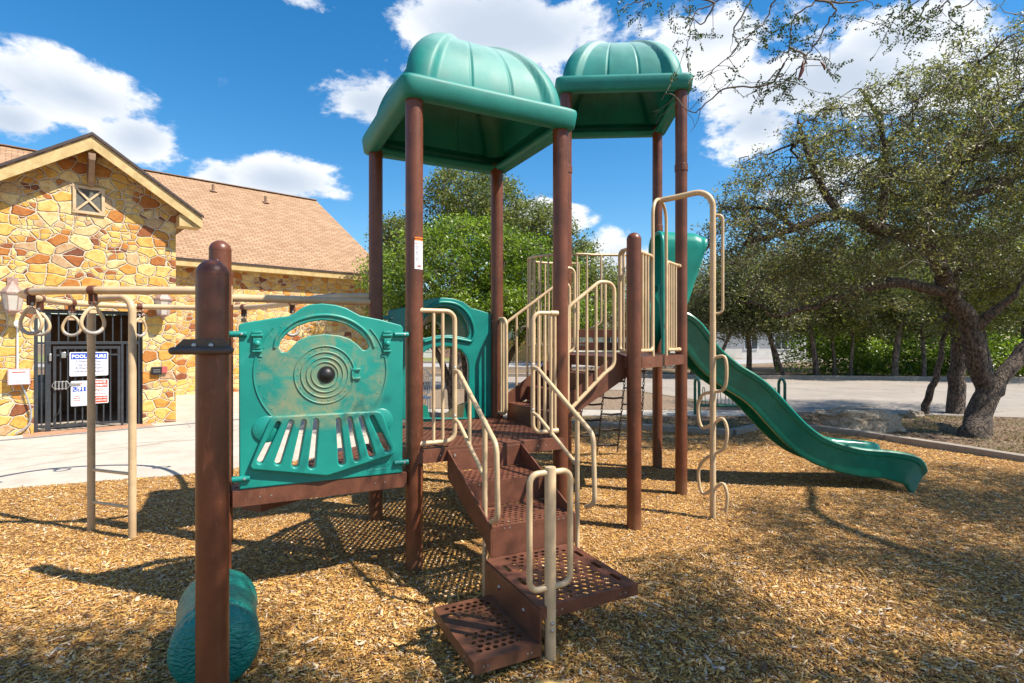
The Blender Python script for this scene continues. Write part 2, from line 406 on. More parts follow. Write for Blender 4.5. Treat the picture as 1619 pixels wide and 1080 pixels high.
M_GRASSBLADE = leaf_mat('grass_blade', [(.07, .08, .02), (.14, .15, .03), (.24, .22, .07), (.32, .26, .13)], .6, .3)
M_LITTER = leaf_mat('leaf_litter', [(.09, .05, .03), (.18, .11, .06), (.30, .2, .12), (.4, .3, .2)], .7, .1)
def stone_wall():
    m, t, b, co, o = mat('random_rubble_stone')
    wob = t.vmath('SCALE', t.vmath('SUBTRACT', t.add('ShaderNodeTexNoise', Vector=co, Scale=5.0, Detail=3.0).outputs[1], (.5, .5, .5)), .09)
    s_ = t.add('ShaderNodeSeparateXYZ', Vector=t.vmath('ADD', co, wob))
    cb = t.add('ShaderNodeCombineXYZ', X=t.math('ADD', s_.outputs[0], s_.outputs[1]), Y=t.math('MULTIPLY', s_.outputs[2], 1.38))
    mp = t.add('ShaderNodeMapping', Vector=cb.outputs[0], Rotation=(0, 0, .06))
    def vor(feat, out, sc_):
        nd = t.add('ShaderNodeTexVoronoi', _feature=feat, Vector=mp.outputs[0], Scale=sc_, Randomness=.76, _voronoi_dimensions='2D'); return nd.outputs[out]
    S1, S2 = 3.75, 6.8
    e1 = vor('DISTANCE_TO_EDGE', 0, S1); c1 = vor('F1', 'Color', S1)
    s1 = t.add('ShaderNodeSeparateColor', Color=c1)
    e2 = vor('DISTANCE_TO_EDGE', 0, S2); c2 = vor('F1', 'Color', S2); s2 = t.add('ShaderNodeSeparateColor', Color=c2)
    pick = t.math('GREATER_THAN', s1.outputs[2], .66)       # some big cells break up into small stones
    e = t.math('ADD', t.math('MULTIPLY', t.math('SUBTRACT', 1.0, pick), t.math('MULTIPLY', e1, 1.0)), t.math('MULTIPLY', pick, t.math('MINIMUM', e1, t.math('MULTIPLY', e2, .9))))
    r = t.math('ADD', t.math('MULTIPLY', t.math('SUBTRACT', 1.0, pick), s1.outputs[0]), t.math('MULTIPLY', pick, s2.outputs[0]))
    stone = t.ramp(r, [(0, (.16, .05, .025)), (.09, (.34, .11, .025)), (.18, (.52, .23, .04)), (.33, (.60, .36, .075)), (.60, (.66, .45, .13)), (.85, (.70, .55, .26)), (1, (.45, .30, .17))], 'LINEAR')
    n = t.noise(co, 9, 8, .7, .6); n2 = t.noise(co, 40, 6, .7)
    stone = t.mix(t.math('MULTIPLY', t.smooth(n, .42, .66), .7), stone, t.mix(1.0, stone, (.72, .45, .22), 'MULTIPLY'))
    stone = t.mix(t.math('MULTIPLY', t.smooth(n2, .55, .7), .35), stone, (.66, .55, .38))
    mort = t.mix(n2, (.46, .40, .31), (.64, .57, .45))
    em = t.math('ADD', e, t.math('MULTIPLY', t.math('SUBTRACT', n2, .5), .03))
    f = t.smooth(em, .020, .040)
    t.put(b.inputs['Base Color'], t.mix(f, mort, stone)); b.inputs['Roughness'].default_value = .85
    h = t.math('ADD', t.math('MULTIPLY', t.smooth(em, .012, .10), 1.0), t.math('ADD', t.math('MULTIPLY', n, .35), t.math('MULTIPLY', n2, .12)))
    bump(t, b, h, .75, .04); return m
M_STONE = stone_wall()
def shingle_mat():
    m, t, b, co, o = mat('asphalt_shingle')
    uv = t.add('ShaderNodeUVMap')
    br = t.add('ShaderNodeTexBrick', Vector=uv, Color1=(.30, .165, .082), Color2=(.46, .28, .155), Mortar=(.09, .05, .028), Scale=1.0)
    br.offset = .5; br.inputs['Brick Width'].default_value = .30; br.inputs['Row Height'].default_value = .15
    br.inputs['Mortar Size'].default_value = .014; br.inputs['Mortar Smooth'].default_value = .3; br.inputs['Bias'].default_value = 0
    n = t.noise(uv.outputs[0], 2.5, 5, .6); n2 = t.noise(uv.outputs[0], 60, 3, .6)
    col = t.mix(t.math('MULTIPLY', n, .4), br.outputs[0], (.26, .15, .08)); col = t.mix(t.math('MULTIPLY', n2, .22), col, (.42, .30, .2))
    t.put(b.inputs['Base Color'], col); b.inputs['Roughness'].default_value = .9
    bump(t, b, t.math('ADD', t.math('MULTIPLY', br.outputs[1], -1), t.math('MULTIPLY', n2, .4)), .6, .02); return m
M_SHINGLE = shingle_mat()
M_WOODTRIM = painted('stained_fascia', (.52, .36, .14), .6, .2, 7, c2=(.58, .42, .19))
M_BRWOOD = painted('brown_bracket', (.22, .13, .075), .6, .2, 7)
M_DRIP = painted('drip_edge', (.05, .032, .026), .5, .2, 7)
M_LANT = painted('lantern_metal', (.36, .23, .19), .5, .25, 30)
def glass_mat(name, c, rough=.15):
    m, t, b, co, o = mat(name); b.inputs['Base Color'].default_value = (*c, 1); b.inputs['Roughness'].default_value = rough
    b.inputs['Transmission Weight'].default_value = .35; return m
M_GLASS = glass_mat('lantern_glass', (.75, .7, .62))
M_SCREEN = painted('vent_screen', (.10, .095, .08), .7, .3, 60)
M_ROCK = None
def rock_mat():
    m, t, b, co, o = mat('limestone_boulder')
    n = t.noise(co, 4, 8, .7, .4); n2 = t.noise(co, 22, 6, .7)
    t.put(b.inputs['Base Color'], t.ramp(t.math('ADD', t.math('MULTIPLY', n, .6), t.math('MULTIPLY', n2, .4)), [(.38, (.12, .08, .05)), (.46, (.48, .37, .26)), (.60, (.74, .62, .48))]))
    b.inputs['Roughness'].default_value = .9; bump(t, b, t.math('ADD', n, n2), 1.0, .06); return m
M_ROCK = rock_mat()
M_BIKE = painted('green_rack_paint', (.01, .12, .07), .4, .2, 9)
M_HOUSE = painted('house_wall', (.62, .58, .52), .8, .08, 2); M_HOUSE2 = painted('house_brick', (.36, .22, .16), .8, .15, 3)
M_HROOF = painted('house_roof', (.22, .18, .15), .8, .2, 4); M_CEDAR = painted('cedar_fence', (.48, .27, .07), .8, .25, 6)
M_PANE = painted('dark_pane', (.04, .05, .06), .15, .1, 3, bmp=0); M_GARAGE = painted('garage_door', (.74, .72, .68), .6, .04, 3)

# ================================================================= SETTING
far = [(-260, -60), (260, -60), (260, 420), (-260, 420)]
flat('ground', far, -.03, M_LAWN)
MULCH = [(-30, -14), (9.2, -14), (9.2, 1.5), (8.6, 4.4), (7.05, 7.45), (6.5, 8.72), (5.75, 10.08), (4.95, 10.55), (3.92, 9.68), (1.2, 10.85), (-1.9, 12.0), (-2.35, 8.1), (-4.05, 6.82), (-5.75, 6.13), (-30, -3.4)]
flat('playground_mulch', MULCH, 0, M_MULCH)
def mh(x, y):
    """height of the loose mulch: gentle swells, scuffed hollows, a heap at the grip post"""
    x = np.asarray(x, float); y = np.asarray(y, float)
    h = .014+.010*np.sin(x*2.3+y*1.1)*np.sin(y*2.9-x*.7)+.006*np.sin(x*5.1+1)*np.sin(y*4.7+2)
    h += .072*np.exp(-((x-.19)**2+(y-2.80)**2)/(2*.26**2))
    for hx, hy, r_, a in ((4.95, 6.35, .45, -.035), (-1.5, 2.75, .5, -.02), (-.2, 2.45, .35, -.015), (1.9, 5.1, .3, -.02), (-3.45, 4.3, .4, -.015)): h += a*np.exp(-((x-hx)**2+(y-hy)**2)/(2*r_**2))
    return np.maximum(h, .003)
def in_bed(X, Y):
    c = np.zeros(X.shape, bool)
    for i in range(len(MULCH)):
        x0, y0 = MULCH[i]; x1, y1 = MULCH[i-1]; c ^= ((y0 > Y) != (y1 > Y)) & (X < (x1-x0)*(Y-y0)/(y1-y0+1e-12)+x0)
    return c
gx_, gy_ = np.meshgrid(np.arange(-8, 9.3, .07), np.arange(-1, 12.2, .07)); ok = in_bed(gx_, gy_); zz_ = mh(gx_, gy_)
Vg = np.stack([gx_, gy_, zz_], -1).reshape(-1, 3); ny, nx = gx_.shape; ii = (np.arange(ny-1)[:, None]*nx+np.arange(nx-1)[None])
Fg = np.stack([ii, ii+1, ii+nx+1, ii+nx], -1); kf = ok[:-1, :-1] & ok[1:, :-1] & ok[:-1, 1:] & ok[1:, 1:]; Fg = Fg[kf]
used = np.unique(Fg); rm = np.full(len(Vg), -1); rm[used] = np.arange(len(used))
tag(np_mesh('mulch_surface', Vg[used], rm[Fg], M_MULCH, smooth=True), kind='structure')
patio = [(-30, -3.4), (-5.75, 6.13), (-4.05, 6.82), (-2.35, 8.1), (-1.9, 12.0), (-2.3, 14.2), (-6, 22), (-30, 22)]
flat('patio', patio, .016, M_PATIO, thick=.05)
mb = MB()
for a, b_ in (((-14, 1.45, .018), (-3.4, 10.9, .018)), ((-7.6, 4.2, .018), (-4.7, 11.6, .018)), ((-9.3, 7.6, .018), (-2.6, 10.3, .018))):
    a, b_ = Vector(a), Vector(b_); e = (b_-a).normalized(); sd_ = Vector((-e.y, e.x, 0))*.006
    mb.add([a-sd_, b_-sd_, b_+sd_, a+sd_], [(0, 1, 2, 3)])
o = mb.build('patio_joint', M_CURB, None, smooth=None); tag(o, kind='structure')
# curb round the mulch
def curb(path, name='curb', wd=.16, h=.11, m=M_CURB):
    mb = MB(); L, Rr = [], []
    P = [Vector((x, y, 0)) for x, y in path]
    for i, p in enumerate(P):
        t_ = (P[min(i+1, len(P)-1)]-P[max(i-1, 0)]).normalized(); s_ = Vector((-t_.y, t_.x, 0))*wd/2
        L.append(p+s_); Rr.append(p-s_)
    n = len(P); V = []
    for i in range(n):
        for q, z in ((L[i], -.05), (L[i], h), (Rr[i], h), (Rr[i], -.05)): V.append((q.x, q.y, z))
    F = [(i*4+k, (i+1)*4+k, (i+1)*4+(k+1) % 4, i*4+(k+1) % 4) for i in range(n-1) for k in range(4)]+[(0, 1, 2, 3), ((n-1)*4+3, (n-1)*4+2, (n-1)*4+1, (n-1)*4)]
    mb.add(V, F); o = mb.build(name, m, None, smooth=30, bevel=.012); tag(o, kind='structure')
curb([(-1.9, 12.0), (-.3, 11.45), (1.2, 10.85), (2.6, 10.25), (3.92, 9.68)])
curb([(3.92, 9.70), (4.95, 10.55)]); curb([(4.97, 10.52), (5.4, 10.35), (5.75, 10.08), (6.15, 9.45), (6.5, 8.72), (6.8, 8.1), (7.05, 7.45), (8.0, 5.7), (8.6, 4.4), (9.2, 1.5), (9.2, -8)])
# walk, planting island, parking lot, road, far lawn
flat('sidewalk', [(-1.9, 12.3), (3.2, 12.5), (5.6, 12.35), (6.2, 12.7), (6.4, 13.35), (-2.1, 13.7)], -.018, M_WALK, thick=.03)
flat('planting_bed', [(-2.2, 13.75), (4.6, 13.45), (5.1, 15.6), (4.0, 18.6), (-3, 19.5)], -.010, painted('bed_mulch', (.20, .14, .09), .95, .5, 14, bmp=.6, speck=.5), thick=.02)
LOT = [(6.35, 13.2), (9.0, 12.75), (13.5, 11.6), (40, 7), (60, 20), (30, 22), (16, 24.2), (9, 25), (3, 26), (-4, 26.5), (-3, 20), (4.2, 19), (5.4, 15.8)]
flat('parking_lot', LOT, -.022, M_LOT)
curb([(-4, 26.6), (3, 26.1), (9, 25.1), (16, 24.3), (30, 22.1), (60, 20.1)], wd=.3, h=.14)
flat('road', [(-40, 33), (6, 33.5), (14, 36), (34, 52), (30, 58), (10, 43), (-40, 41)], -.02, M_ROAD)
curb([(-40, 41.3), (10, 43.3), (30, 58.3)], wd=.25, h=.14); curb([(-40, 32.8), (6, 33.3), (14, 35.8), (34, 51.8)], wd=.25, h=.14)
flat('far_lawn', [(-60, 41.6), (10, 43.6), (30, 58.6), (60, 90), (-60, 90)], -.02, M_FARGRASS)
flat('lawn_strip', [(-30, 27), (3, 26.3), (16, 24.5), (20, 30), (12, 34), (6, 32.6), (-30, 32.2)], -.022, M_LAWN)

# wood chips: far too many to count, one object
rng = np.random.default_rng(5)
def chips(n, dlo, dhi, Ls, hmax, seed, quad=False):
    r = np.random.default_rng(seed)
    d = np.sqrt(r.uniform(dlo**2, dhi**2, n)); x = r.uniform(-1.02, 1.02, n)*d
    # keep to the bed
    def inside(X, Y):
        c = np.zeros(len(X), bool); P = MULCH
        for i in range(len(P)):
            x0, y0 = P[i]; x1, y1 = P[i-1]
            cnd = ((y0 > Y) != (y1 > Y)) & (X < (x1-x0)*(Y-y0)/(y1-y0+1e-12)+x0); c ^= cnd
        return c
    k = inside(x, d); x, d = x[k], d[k]; n = len(x)
    if quad:
        yaw = r.uniform(0, 2*np.pi, n); nrm = np.stack([r.normal(0, .35, n), r.normal(0, .35, n), np.ones(n)], 1); nrm /= np.linalg.norm(nrm, axis=1)[:, None]
        a = np.stack([np.cos(yaw), np.sin(yaw), np.zeros(n)], 1); a -= nrm*(a*nrm).sum(1)[:, None]; b_ = np.cross(nrm, a)
        L = r.lognormal(math.log(Ls), .4, n); W = (L*r.uniform(.14, .36, n))[:, None]*.5; L = L[:, None]*.5; tp = r.uniform(.3, 1, n)[:, None]
        c = np.stack([x, d, r.uniform(.003, hmax, n)*.6+mh(x, d)], 1)
        return np.stack([c-a*L-b_*W, c+a*L-b_*W*tp, c+a*L+b_*W*tp, c-a*L+b_*W], 1).reshape(-1, 3), np.arange(n*4).reshape(-1, 4)
    L = r.lognormal(math.log(Ls), .45, n); W = L*r.uniform(.12, .34, n); H = np.clip(W*r.uniform(.15, .45, n), .001, .006)
    yaw = r.uniform(0, 2*np.pi, n); pit = r.normal(0, .16, n); rol = r.normal(0, .3, n)
    cy, sy, cp, sp, cr, sr = np.cos(yaw), np.sin(yaw), np.cos(pit), np.sin(pit), np.cos(rol), np.sin(rol)
    ex = np.stack([cy*cp, sy*cp, sp], 1); ey = np.stack([-sy*cr-cy*sp*sr, cy*cr-sy*sp*sr, cp*sr], 1); ez = np.cross(ex, ey)
    z = r.uniform(.002, hmax, n)**1.0+.003*1.0+np.abs(sp)*L*.35+mh(x, d)-.006
    keep_ = ~(((x+1.265)**2+(d-2.30)**2) < .005); c = np.stack([x, d, z], 1)
    V = np.empty((n, 8, 3)); tap = r.uniform(.35, 1, n)
    q = 0
    for a in (-1, 1):
        for b_ in (-1, 1):
            for e in (-1, 1):
                wf = W*.5*(tap if a > 0 else 1)
                V[:, q] = c+ex*(a*L*.5)[:, None]+ey*(b_*wf)[:, None]+ez*(e*H*.5)[:, None]; q += 1
    base = (np.arange(n)*8)[:, None, None]
    F = np.array([[0, 1, 3, 2], [4, 6, 7, 5], [0, 4, 5, 1], [2, 3, 7, 6], [1, 5, 7, 3]])[None]+base
    return V.reshape(-1, 3), F.reshape(-1, 4)
Vs, Fs, off = [], [], 0
for a in ((130000, 2.3, 4.2, .0175, .018, 1), (150000, 4.2, 6.4, .0175, .016, 2, True), (110000, 6.4, 9, .022, .018, 4, True), (60000, 9, 12, .028, .018, 3, True)):
    V, F = chips(*a); Vs.append(V); Fs.append(F+off); off += len(V)
o = np_mesh('wood_chips', np.concatenate(Vs), np.concatenate(Fs), M_CHIP); tag(o, 'loose golden wood chips covering the playground floor', 'wood chips', kind='stuff')

# leaf litter and thin grass between curb and parking lot
def blades(n, poly_fn, hgt, wid, seed, lit=False):
    r = np.random.default_rng(seed); P = poly_fn(r, n); n = len(P)
    yaw = r.uniform(0, 2*np.pi, n)
    if lit:
        nrm = np.stack([r.normal(0, .5, n), r.normal(0, .5, n), np.ones(n)], 1); nrm /= np.linalg.norm(nrm, axis=1)[:, None]
        a = np.stack([np.cos(yaw), np.sin(yaw), np.zeros(n)], 1); a -= nrm*(a*nrm).sum(1)[:, None]; b_ = np.cross(nrm, a)
        L = (r.uniform(.6, 1.4, n)*hgt)[:, None]; W = (r.uniform(.6, 1.2, n)*wid)[:, None]
        V = np.stack([P-a*L, P-b_*W, P+a*L, P+b_*W], 1); V[:, :, 2] += .012
    else:
        a = np.stack([np.cos(yaw), np.sin(yaw), np.zeros(n)], 1)*wid/2; h = (r.uniform(.4, 1.3, n)*hgt)[:, None]
        lean = np.stack([r.normal(0, .4, n), r.normal(0, .4, n), np.ones(n)], 1)*h
        V = np.stack([P-a, P+a, P+a*.3+lean, P-a*.3+lean], 1)
    return V.reshape(-1, 3), np.arange(n*4).reshape(-1, 4)
def strip(r, n):
    d = r.uniform(8.2, 13.0, n); x = r.uniform(-1.5, 14.5, n)
    # outside the mulch bed
    yb = np.interp(x, [-1.9, 1.2, 3.92, 4.95, 5.75, 6.5, 7.05, 8.6], [12.1, 11.0, 9.8, 10.65, 10.25, 8.9, 7.6, 4.5])
    k = (d > yb) & (d < np.interp(x, [0, 6, 9, 13.5], [12.2, 12.3, 12.6, 11.5])); k |= (x > 7.2) & (d < 11.3)
    cl = np.sin(x*1.7+1)*np.cos(d*2.3)-.35+r.normal(0, .5, n)
    return np.stack([x, d, np.full(n, -.03)], 1)[k & (cl > -.1)]
V, F = blades(42000, strip, .045, .008, 7)
tag(np_mesh('lawn_grass', V, F, M_GRASSBLADE), 'thin patchy grass between the concrete curb and the parking lot', 'grass', kind='stuff')
def strip2(r, n):
    d = r.uniform(6.5, 13.0, n); x = r.uniform(-1.5, 15, n)
    yb = np.interp(x, [-1.9, 1.2, 3.92, 4.95, 5.75, 6.5, 7.05, 8.6], [12.1, 11.0, 9.8, 10.65, 10.25, 8.9, 7.6, 4.5]); k = (d > yb) & (d < np.interp(x, [0, 6, 9, 13.5], [12.2, 12.3, 12.6, 11.5]))
    return np.stack([x, d, np.full(n, -.03)], 1)[k]
def strip3(r, n):
    d = r.uniform(2.4, 12, n); x = r.uniform(-1, 1, n)*d; k = in_bed(x, d) & (r.uniform(0, 1, n) < .25+.75*(x > 0))
    return np.stack([x, d, mh(x, d)+.012], 1)[k]
V, F = blades(900, strip3, .017, .008, 18, True)
tag(np_mesh('fallen_leaves', V, F, M_LITTER), 'a few fallen brown leaves lying on the golden mulch', 'leaves', kind='stuff')
V, F = blades(26000, strip2, .03, .014, 8, True)
tag(np_mesh('leaf_litter', V, F, M_LITTER), 'brown fallen oak leaves scattered over the dry lawn', 'leaves', kind='stuff')
# ================================================================= PLAY STRUCTURE
A0 = Vector((-.711, 3.97, 0)); U = Vector((.894, .448, 0)).normalized(); V_ = Vector((-.448, .894, 0)).normalized(); Z = Vector((0, 0, 1))
def G(u, v, z=0): return A0+U*u+V_*v+Z*z
S = 1.245; DZ = .885
pA, pC, pB, pD = G(0, 0), G(S, 0), G(0, S), G(S, S); pE = G(-S, 0); pF = G(-S, S)
U2 = Vector((.998, -.058, 0)).normalized(); V2 = Vector((.058, .998, 0)).normalized()
pH = Vector((1.835, 5.92, 0)); pI = pH+V2*S; pJ = pH-U2*S; pK = pJ+V2*S; pG = Vector((1.077, 4.82, 0)); pP = Vector((-1.262, 2.30, 0))
UZ = 1.53; PR = .0635
play = thing('play_structure', (0.2, 4.9, 0), 0, 'brown and green playground climbing structure with two domed roofs, train panel and slide', 'play structure')
def post(p, top, cap, joint=None, lab=None):
    mb = MB(); r = PR
    if cap: prof = [(r, -.1), (r, top-r*1.02), (r*1.012, top-r), (r*1.012, top-r*.98)]+[(r*1.012*math.cos(R(a)), top-r*.98+r*math.sin(R(a))) for a in range(10, 91, 10)]
    else: prof = [(r, -.1), (r, top)]
    if joint: prof = [(r, -.1), (r, joint-.04), (r*1.1, joint-.035), (r*1.1, joint+.035), (r, joint+.04), (r, top)]
    mb.lathe(prof, p, 32); o = mb.build('post', M_BROWN, play, smooth=30); 
    if lab: tag(o, lab)
    return o
post(pA, 3.49, False, lab='roof post carrying the warning sticker'); post(pB, 3.49, False); post(pC, 3.49, False); post(pD, 3.49, False)
postE = post(pE, 2.30, True); post(pF, 2.28, True); postP = post(pP, 2.012, True, lab='nearest round capped post with hand grip'); post(pG, 2.63, True)
for p in (pH, pI, pJ, pK): post(p, 4.47, False, joint=3.55 if p is not pI else 3.15)
mb = MB(); mb.lathe([(.004, 0), (.005, .004), (0, .006)], pE+Vector((.02, -PR, 2.17)), 8, axis=(0, -1, 0)); mb.build('bolt', M_STEEL, play)

# warning sticker wrapped on post A
def curved_strip(p, r, a0, a1, z0, z1, m, name, parent, n=10):
    mb = MB(); vs = []
    for k in range(n+1):
        a = R(a0+(a1-a0)*k/n)
        for z in (z0, z1): vs.append(p+Vector((r*math.cos(a), r*math.sin(a), z)))
    mb.add(vs, [(2*k, 2*k+2, 2*k+3, 2*k+1) for k in range(n)]); return mb.build(name, m, parent, smooth=60)
stk = curved_strip(pA, PR+.0012, -78, -12, 2.19, 2.42, M_WHITE, 'warning_sticker', play); tag(stk, 'white safety sticker with orange warning band')
curved_strip(pA, PR+.0022, -78, -12, 2.395, 2.42, M_ORANGE, 'sticker_band', stk)
def wrap_text(s_, size, ang, z, m, name, parent, r=PR+.0026, bold=0):
    fr = Matrix.Identity(4); o = text(name, s_, size, fr, m, None, depth=.0002, bold=bold)
    for v in o.data.vertices:
        a = R(ang)+v.co.x/r; x, y, zz = v.co.x, v.co.y, v.co.z
        v.co = pA+Vector(((r+zz)*math.cos(a), (r+zz)*math.sin(a), z+y))
    o.data.transform(mw(parent).inverted()); o.parent = parent; MW[o.name] = mw(parent); return o
wrap_text('WARNING', .017, -45, 2.407, M_BLACK, 'lettering', stk, bold=.0004)
for i, zz in enumerate((2.375,)): wrap_text('SUPERVISION REQUIRED', .0065, -45, zz, M_RED, 'lettering', stk)
z_ = 2.36
for g in range(3):
    for l in range(4): wrap_text(('keep clothing clear of', 'moving parts and do not', 'wear loose cords or', 'helmets on equipment')[l], .0062, -45, z_, M_INK, 'lettering', stk); z_ -= .0085
    z_ -= .008
for k, (c_, mm) in enumerate(((-52, M_ORANGE), (-45, M_BLUE), (-38, M_ORANGE))):
    mb = MB(); cc = pA+Vector(((PR+.003)*math.cos(R(c_)), (PR+.003)*math.sin(R(c_)), 2.212)); 
    tx = Vector((-math.sin(R(c_)), math.cos(R(c_)), 0)); mb.tube([cc+tx*.008*math.cos(R(a))+Z*.006*math.sin(R(a)) for a in range(0, 360, 30)], .0012, 5, closed=True); mb.build('emblem_ring', mm, stk)

# ---- perforated plates
def inpoly(x, y, P):
    c = False
    for i in range(len(P)):
        x0, y0 = P[i]; x1, y1 = P[i-1]
        if (y0 > y) != (y1 > y) and x < (x1-x0)*(y-y0)/(y1-y0)+x0: c = not c
    return c
def edge_dist(x, y, P):
    dmin = 9
    for i in range(len(P)):
        a = Vector(P[i-1]); b = Vector(P[i]); p = Vector((x, y)); t_ = max(0, min(1, (p-a).dot(b-a)/(b-a).length_squared)); dmin = min(dmin, (a+(b-a)*t_-p).length)
    return dmin
def perforated(name, P, fr, parent, pitch=.047, hr=.0155, margin=.045, lip=.09, skip=None, m=M_BROWN2, slots=(), liplab=None):
    """flat plate of polygon P (local 2-D) with round holes and a folded lip all round"""
    xs = [p[0] for p in P]; ys = [p[1] for p in P]; holes = []; j = 0; y = min(ys)+margin
    while y < max(ys)-margin*.6:
        x = min(xs)+margin+(pitch/2 if j % 2 else 0)
        while x < max(xs)-margin*.6:
            if inpoly(x, y, P) and edge_dist(x, y, P) > margin and not (skip and skip(x, y)):
                holes.append([(x+hr*math.cos(R(a)), y+hr*math.sin(R(a))) for a in range(0, 360, 36)])
            x += pitch
        y += pitch*.9; j += 1
    for (cx, cy, sx, sy) in slots:
        r = min(sx, sy)/2; L = max(sx, sy)/2-r
        pts = [(L+r*math.cos(R(a)), r*math.sin(R(a))) for a in range(-90, 91, 30)]+[(-L+r*math.cos(R(a)), r*math.sin(R(a))) for a in range(90, 271, 30)]
        if sy > sx: pts = [(-q, p) for p, q in pts]
        holes.append([(cx+p, cy+q) for p, q in pts])
    o = plate(name, P, holes, .006, fr @ Matrix.Translation((0, 0, -.003)), m, parent, smooth=25)
    mb = MB(); n = len(P); cx, cy = sum(xs)/n, sum(ys)/n
    area = sum(P[i-1][0]*P[i][1]-P[i][0]*P[i-1][1] for i in range(n))
    Q = []
    for i in range(n):   # inner offset of lip
        a = Vector(P[i-1]); b = Vector(P[i]); c = Vector(P[(i+1) % n]); e0 = (b-a).normalized(); e1 = (c-b).normalized()
        n0 = Vector((-e0.y, e0.x)); n1 = Vector((-e1.y, e1.x)); 
        if area < 0: n0, n1 = -n0, -n1
        bis = (n0+n1).normalized(); Q.append(b+bis*(.005/max(.3, bis.dot(n0))))
    for i in range(n):
        a, b, a2, b2 = P[i-1], P[i], Q[i-1], Q[i]
        vs = [fr @ Vector((q[0], q[1], zz)) for zz in (-.0062, -lip) for q in (a, b, b2, a2)]
        mb.add(vs, [(0, 1, 2, 3), (7, 6, 5, 4), (0, 4, 5, 1), (1, 5, 6, 2), (2, 6, 7, 3), (3, 7, 4, 0)])
    # small fastener holes drawn as dark studs along the lip
    l = mb.build('deck_edge', m, o, smooth=20)
    bm_ = MB()
    for i in range(n):
        a = Vector(P[i-1]); b = Vector(P[i]); L = (b-a).length
        if L < .3: continue
        e = (b-a)/L; nn = Vector((e.y, -e.x)); 
        if area < 0: nn = -nn
        for f in (.14, .20, .80, .86):
            q = a+(b-a)*f+nn*.0006; c3 = fr @ Vector((q.x, q.y, -lip*.5)); ax = (fr.to_3x3() @ Vector((nn.x, nn.y, 0)))
            bm_.lathe([(.006, 0), (.006, .0012)], c3, 8, axis=ax)
    bm_.build('bolt', M_STEEL, o)
    return o
frU = frame(Vector((0, 0, 0)), U, V_, Z)
def frz(org): return frame(org, U, V_, Z)
e_ = .065
perforated('deck', [(-e_+.07, -e_), (S+e_-.07, -e_), (S+e_, -e_+.07), (S+e_, S+e_-.07), (S+e_-.07, S+e_), (-e_+.07, S+e_), (-e_, S+e_-.07), (-e_, -e_+.07)], frz(G(0, 0, DZ)), play, pitch=.05, hr=.0145, lip=.095)
tri = perforated('deck', [(-S+.07, -.052), (-.07, -.052), (-.052, S-.05), (-.13, S-.05), (-S+.02, .09)], frz(G(0, 0, .735)), play, pitch=.05, hr=.0145, lip=.10)
tag(tri, 'triangular lower deck behind the train panel')
# sloping step plate below the triangular deck
perforated('step', [(0, 0), (.62, 0), (.62, -.30), (0, -.16)], frame(pE+Vector((-.05, .38, .60)), Vector((.30, .95, 0)).normalized(), Vector((-.95, .30, 0)).normalized(), Z), play, pitch=.05, lip=.10)
# upper deck: square and triangle
n2 = frame(pJ+Z*UZ, U2, V2, Z)
perforated('deck', [(-.05, -.03), (S+.05, -.03), (S+.05, S+.05), (-.05, S+.05)], n2, play, pitch=.05, hr=.0145, lip=.10)
gl = n2.inverted() @ (pG+Z*UZ); hl = n2.inverted() @ (pH+Z*UZ)
def off(a, b, d):  # offset segment outwards
    a, b = Vector(a[:2]), Vector(b[:2]); e = (b-a).normalized(); n_ = Vector((e.y, -e.x)); return (a+n_*d), (b+n_*d), e
a1, b1, e1 = off((0, 0), gl, .055); a2, b2, e2 = off(gl, (hl.x, hl.y), .055)
perforated('deck', [tuple(a1+e1*.07), tuple(b1-e1*.05), tuple(a2+e2*.05), tuple(b2-e2*.07), (S-.06, -.04), (.06, -.04)], n2, play, pitch=.05, hr=.0145, lip=.10)
# rear steps up behind the square deck
for k, (zz, dy) in enumerate(((1.66, .16), (1.84, .52))):
    mb = MB(); c = (pK+pI)/2+V2*(dy)
    mb.beam(c-U2*.66+Z*(zz-.055), c+U2*(.60)+Z*(zz-.055), .03, .11)
    mb.box(c+V2*.17+Z*(zz-.004), (1.2, .32, .008), U2, V2, Z)
    mb.build('step', M_BROWN2, play, bevel=.004)
mb = MB(); 
for sg in (-.6, .6):
    mb.beam((pK+pI)/2+U2*sg+V2*.06+Z*1.47, (pK+pI)/2+U2*sg+V2*.9+Z*1.80, .02, .16)
mb.build('stringer', M_BROWN2, play, bevel=.003)

# ---- stairs from ground to first deck
sU0, sU1 = .235, .84
st = [(-.07, DZ), (-.44, .709), (-.83, .533)]
def pt(u, v, z): return G(u, v, z)
stair = MB()
# stringers
for uu in (sU0, sU1):
    poly = [(-.068, DZ-.01), (-.068, DZ-.215), (-.74, .425), (-.835, .345), (-.838, .540)]
    stair.prism([(a, b) for a, b in poly], V_, Z, -U, G(uu+.006, 0, 0), .012)
so = stair.build('stringer', M_BROWN2, play, smooth=20, bevel=.002)
rb = MB()
def riser(v, z1, z0, u0=sU0+.007, u1=sU1-.007): rb.box((G((u0+u1)/2, v, (z0+z1)/2)), (u1-u0, .008, z1-z0), U, V_, Z)
riser(-.071, DZ-.02, .712); riser(-.44, .702, .536); riser(-.83, .526, .29)
rb.build('riser', M_BROWN2, play, smooth=20, bevel=.0015)
for (v0, v1, z) in ((-.445, -.077, .709), (-.835, -.448, .533)):
    perforated('stair_tread', [(0, 0), (sU1-sU0-.014, 0), (sU1-sU0-.014, v1-v0), (0, v1-v0)], frz(G(sU0+.007, v0, z)), play, pitch=.045, hr=.014, margin=.035, lip=.03)
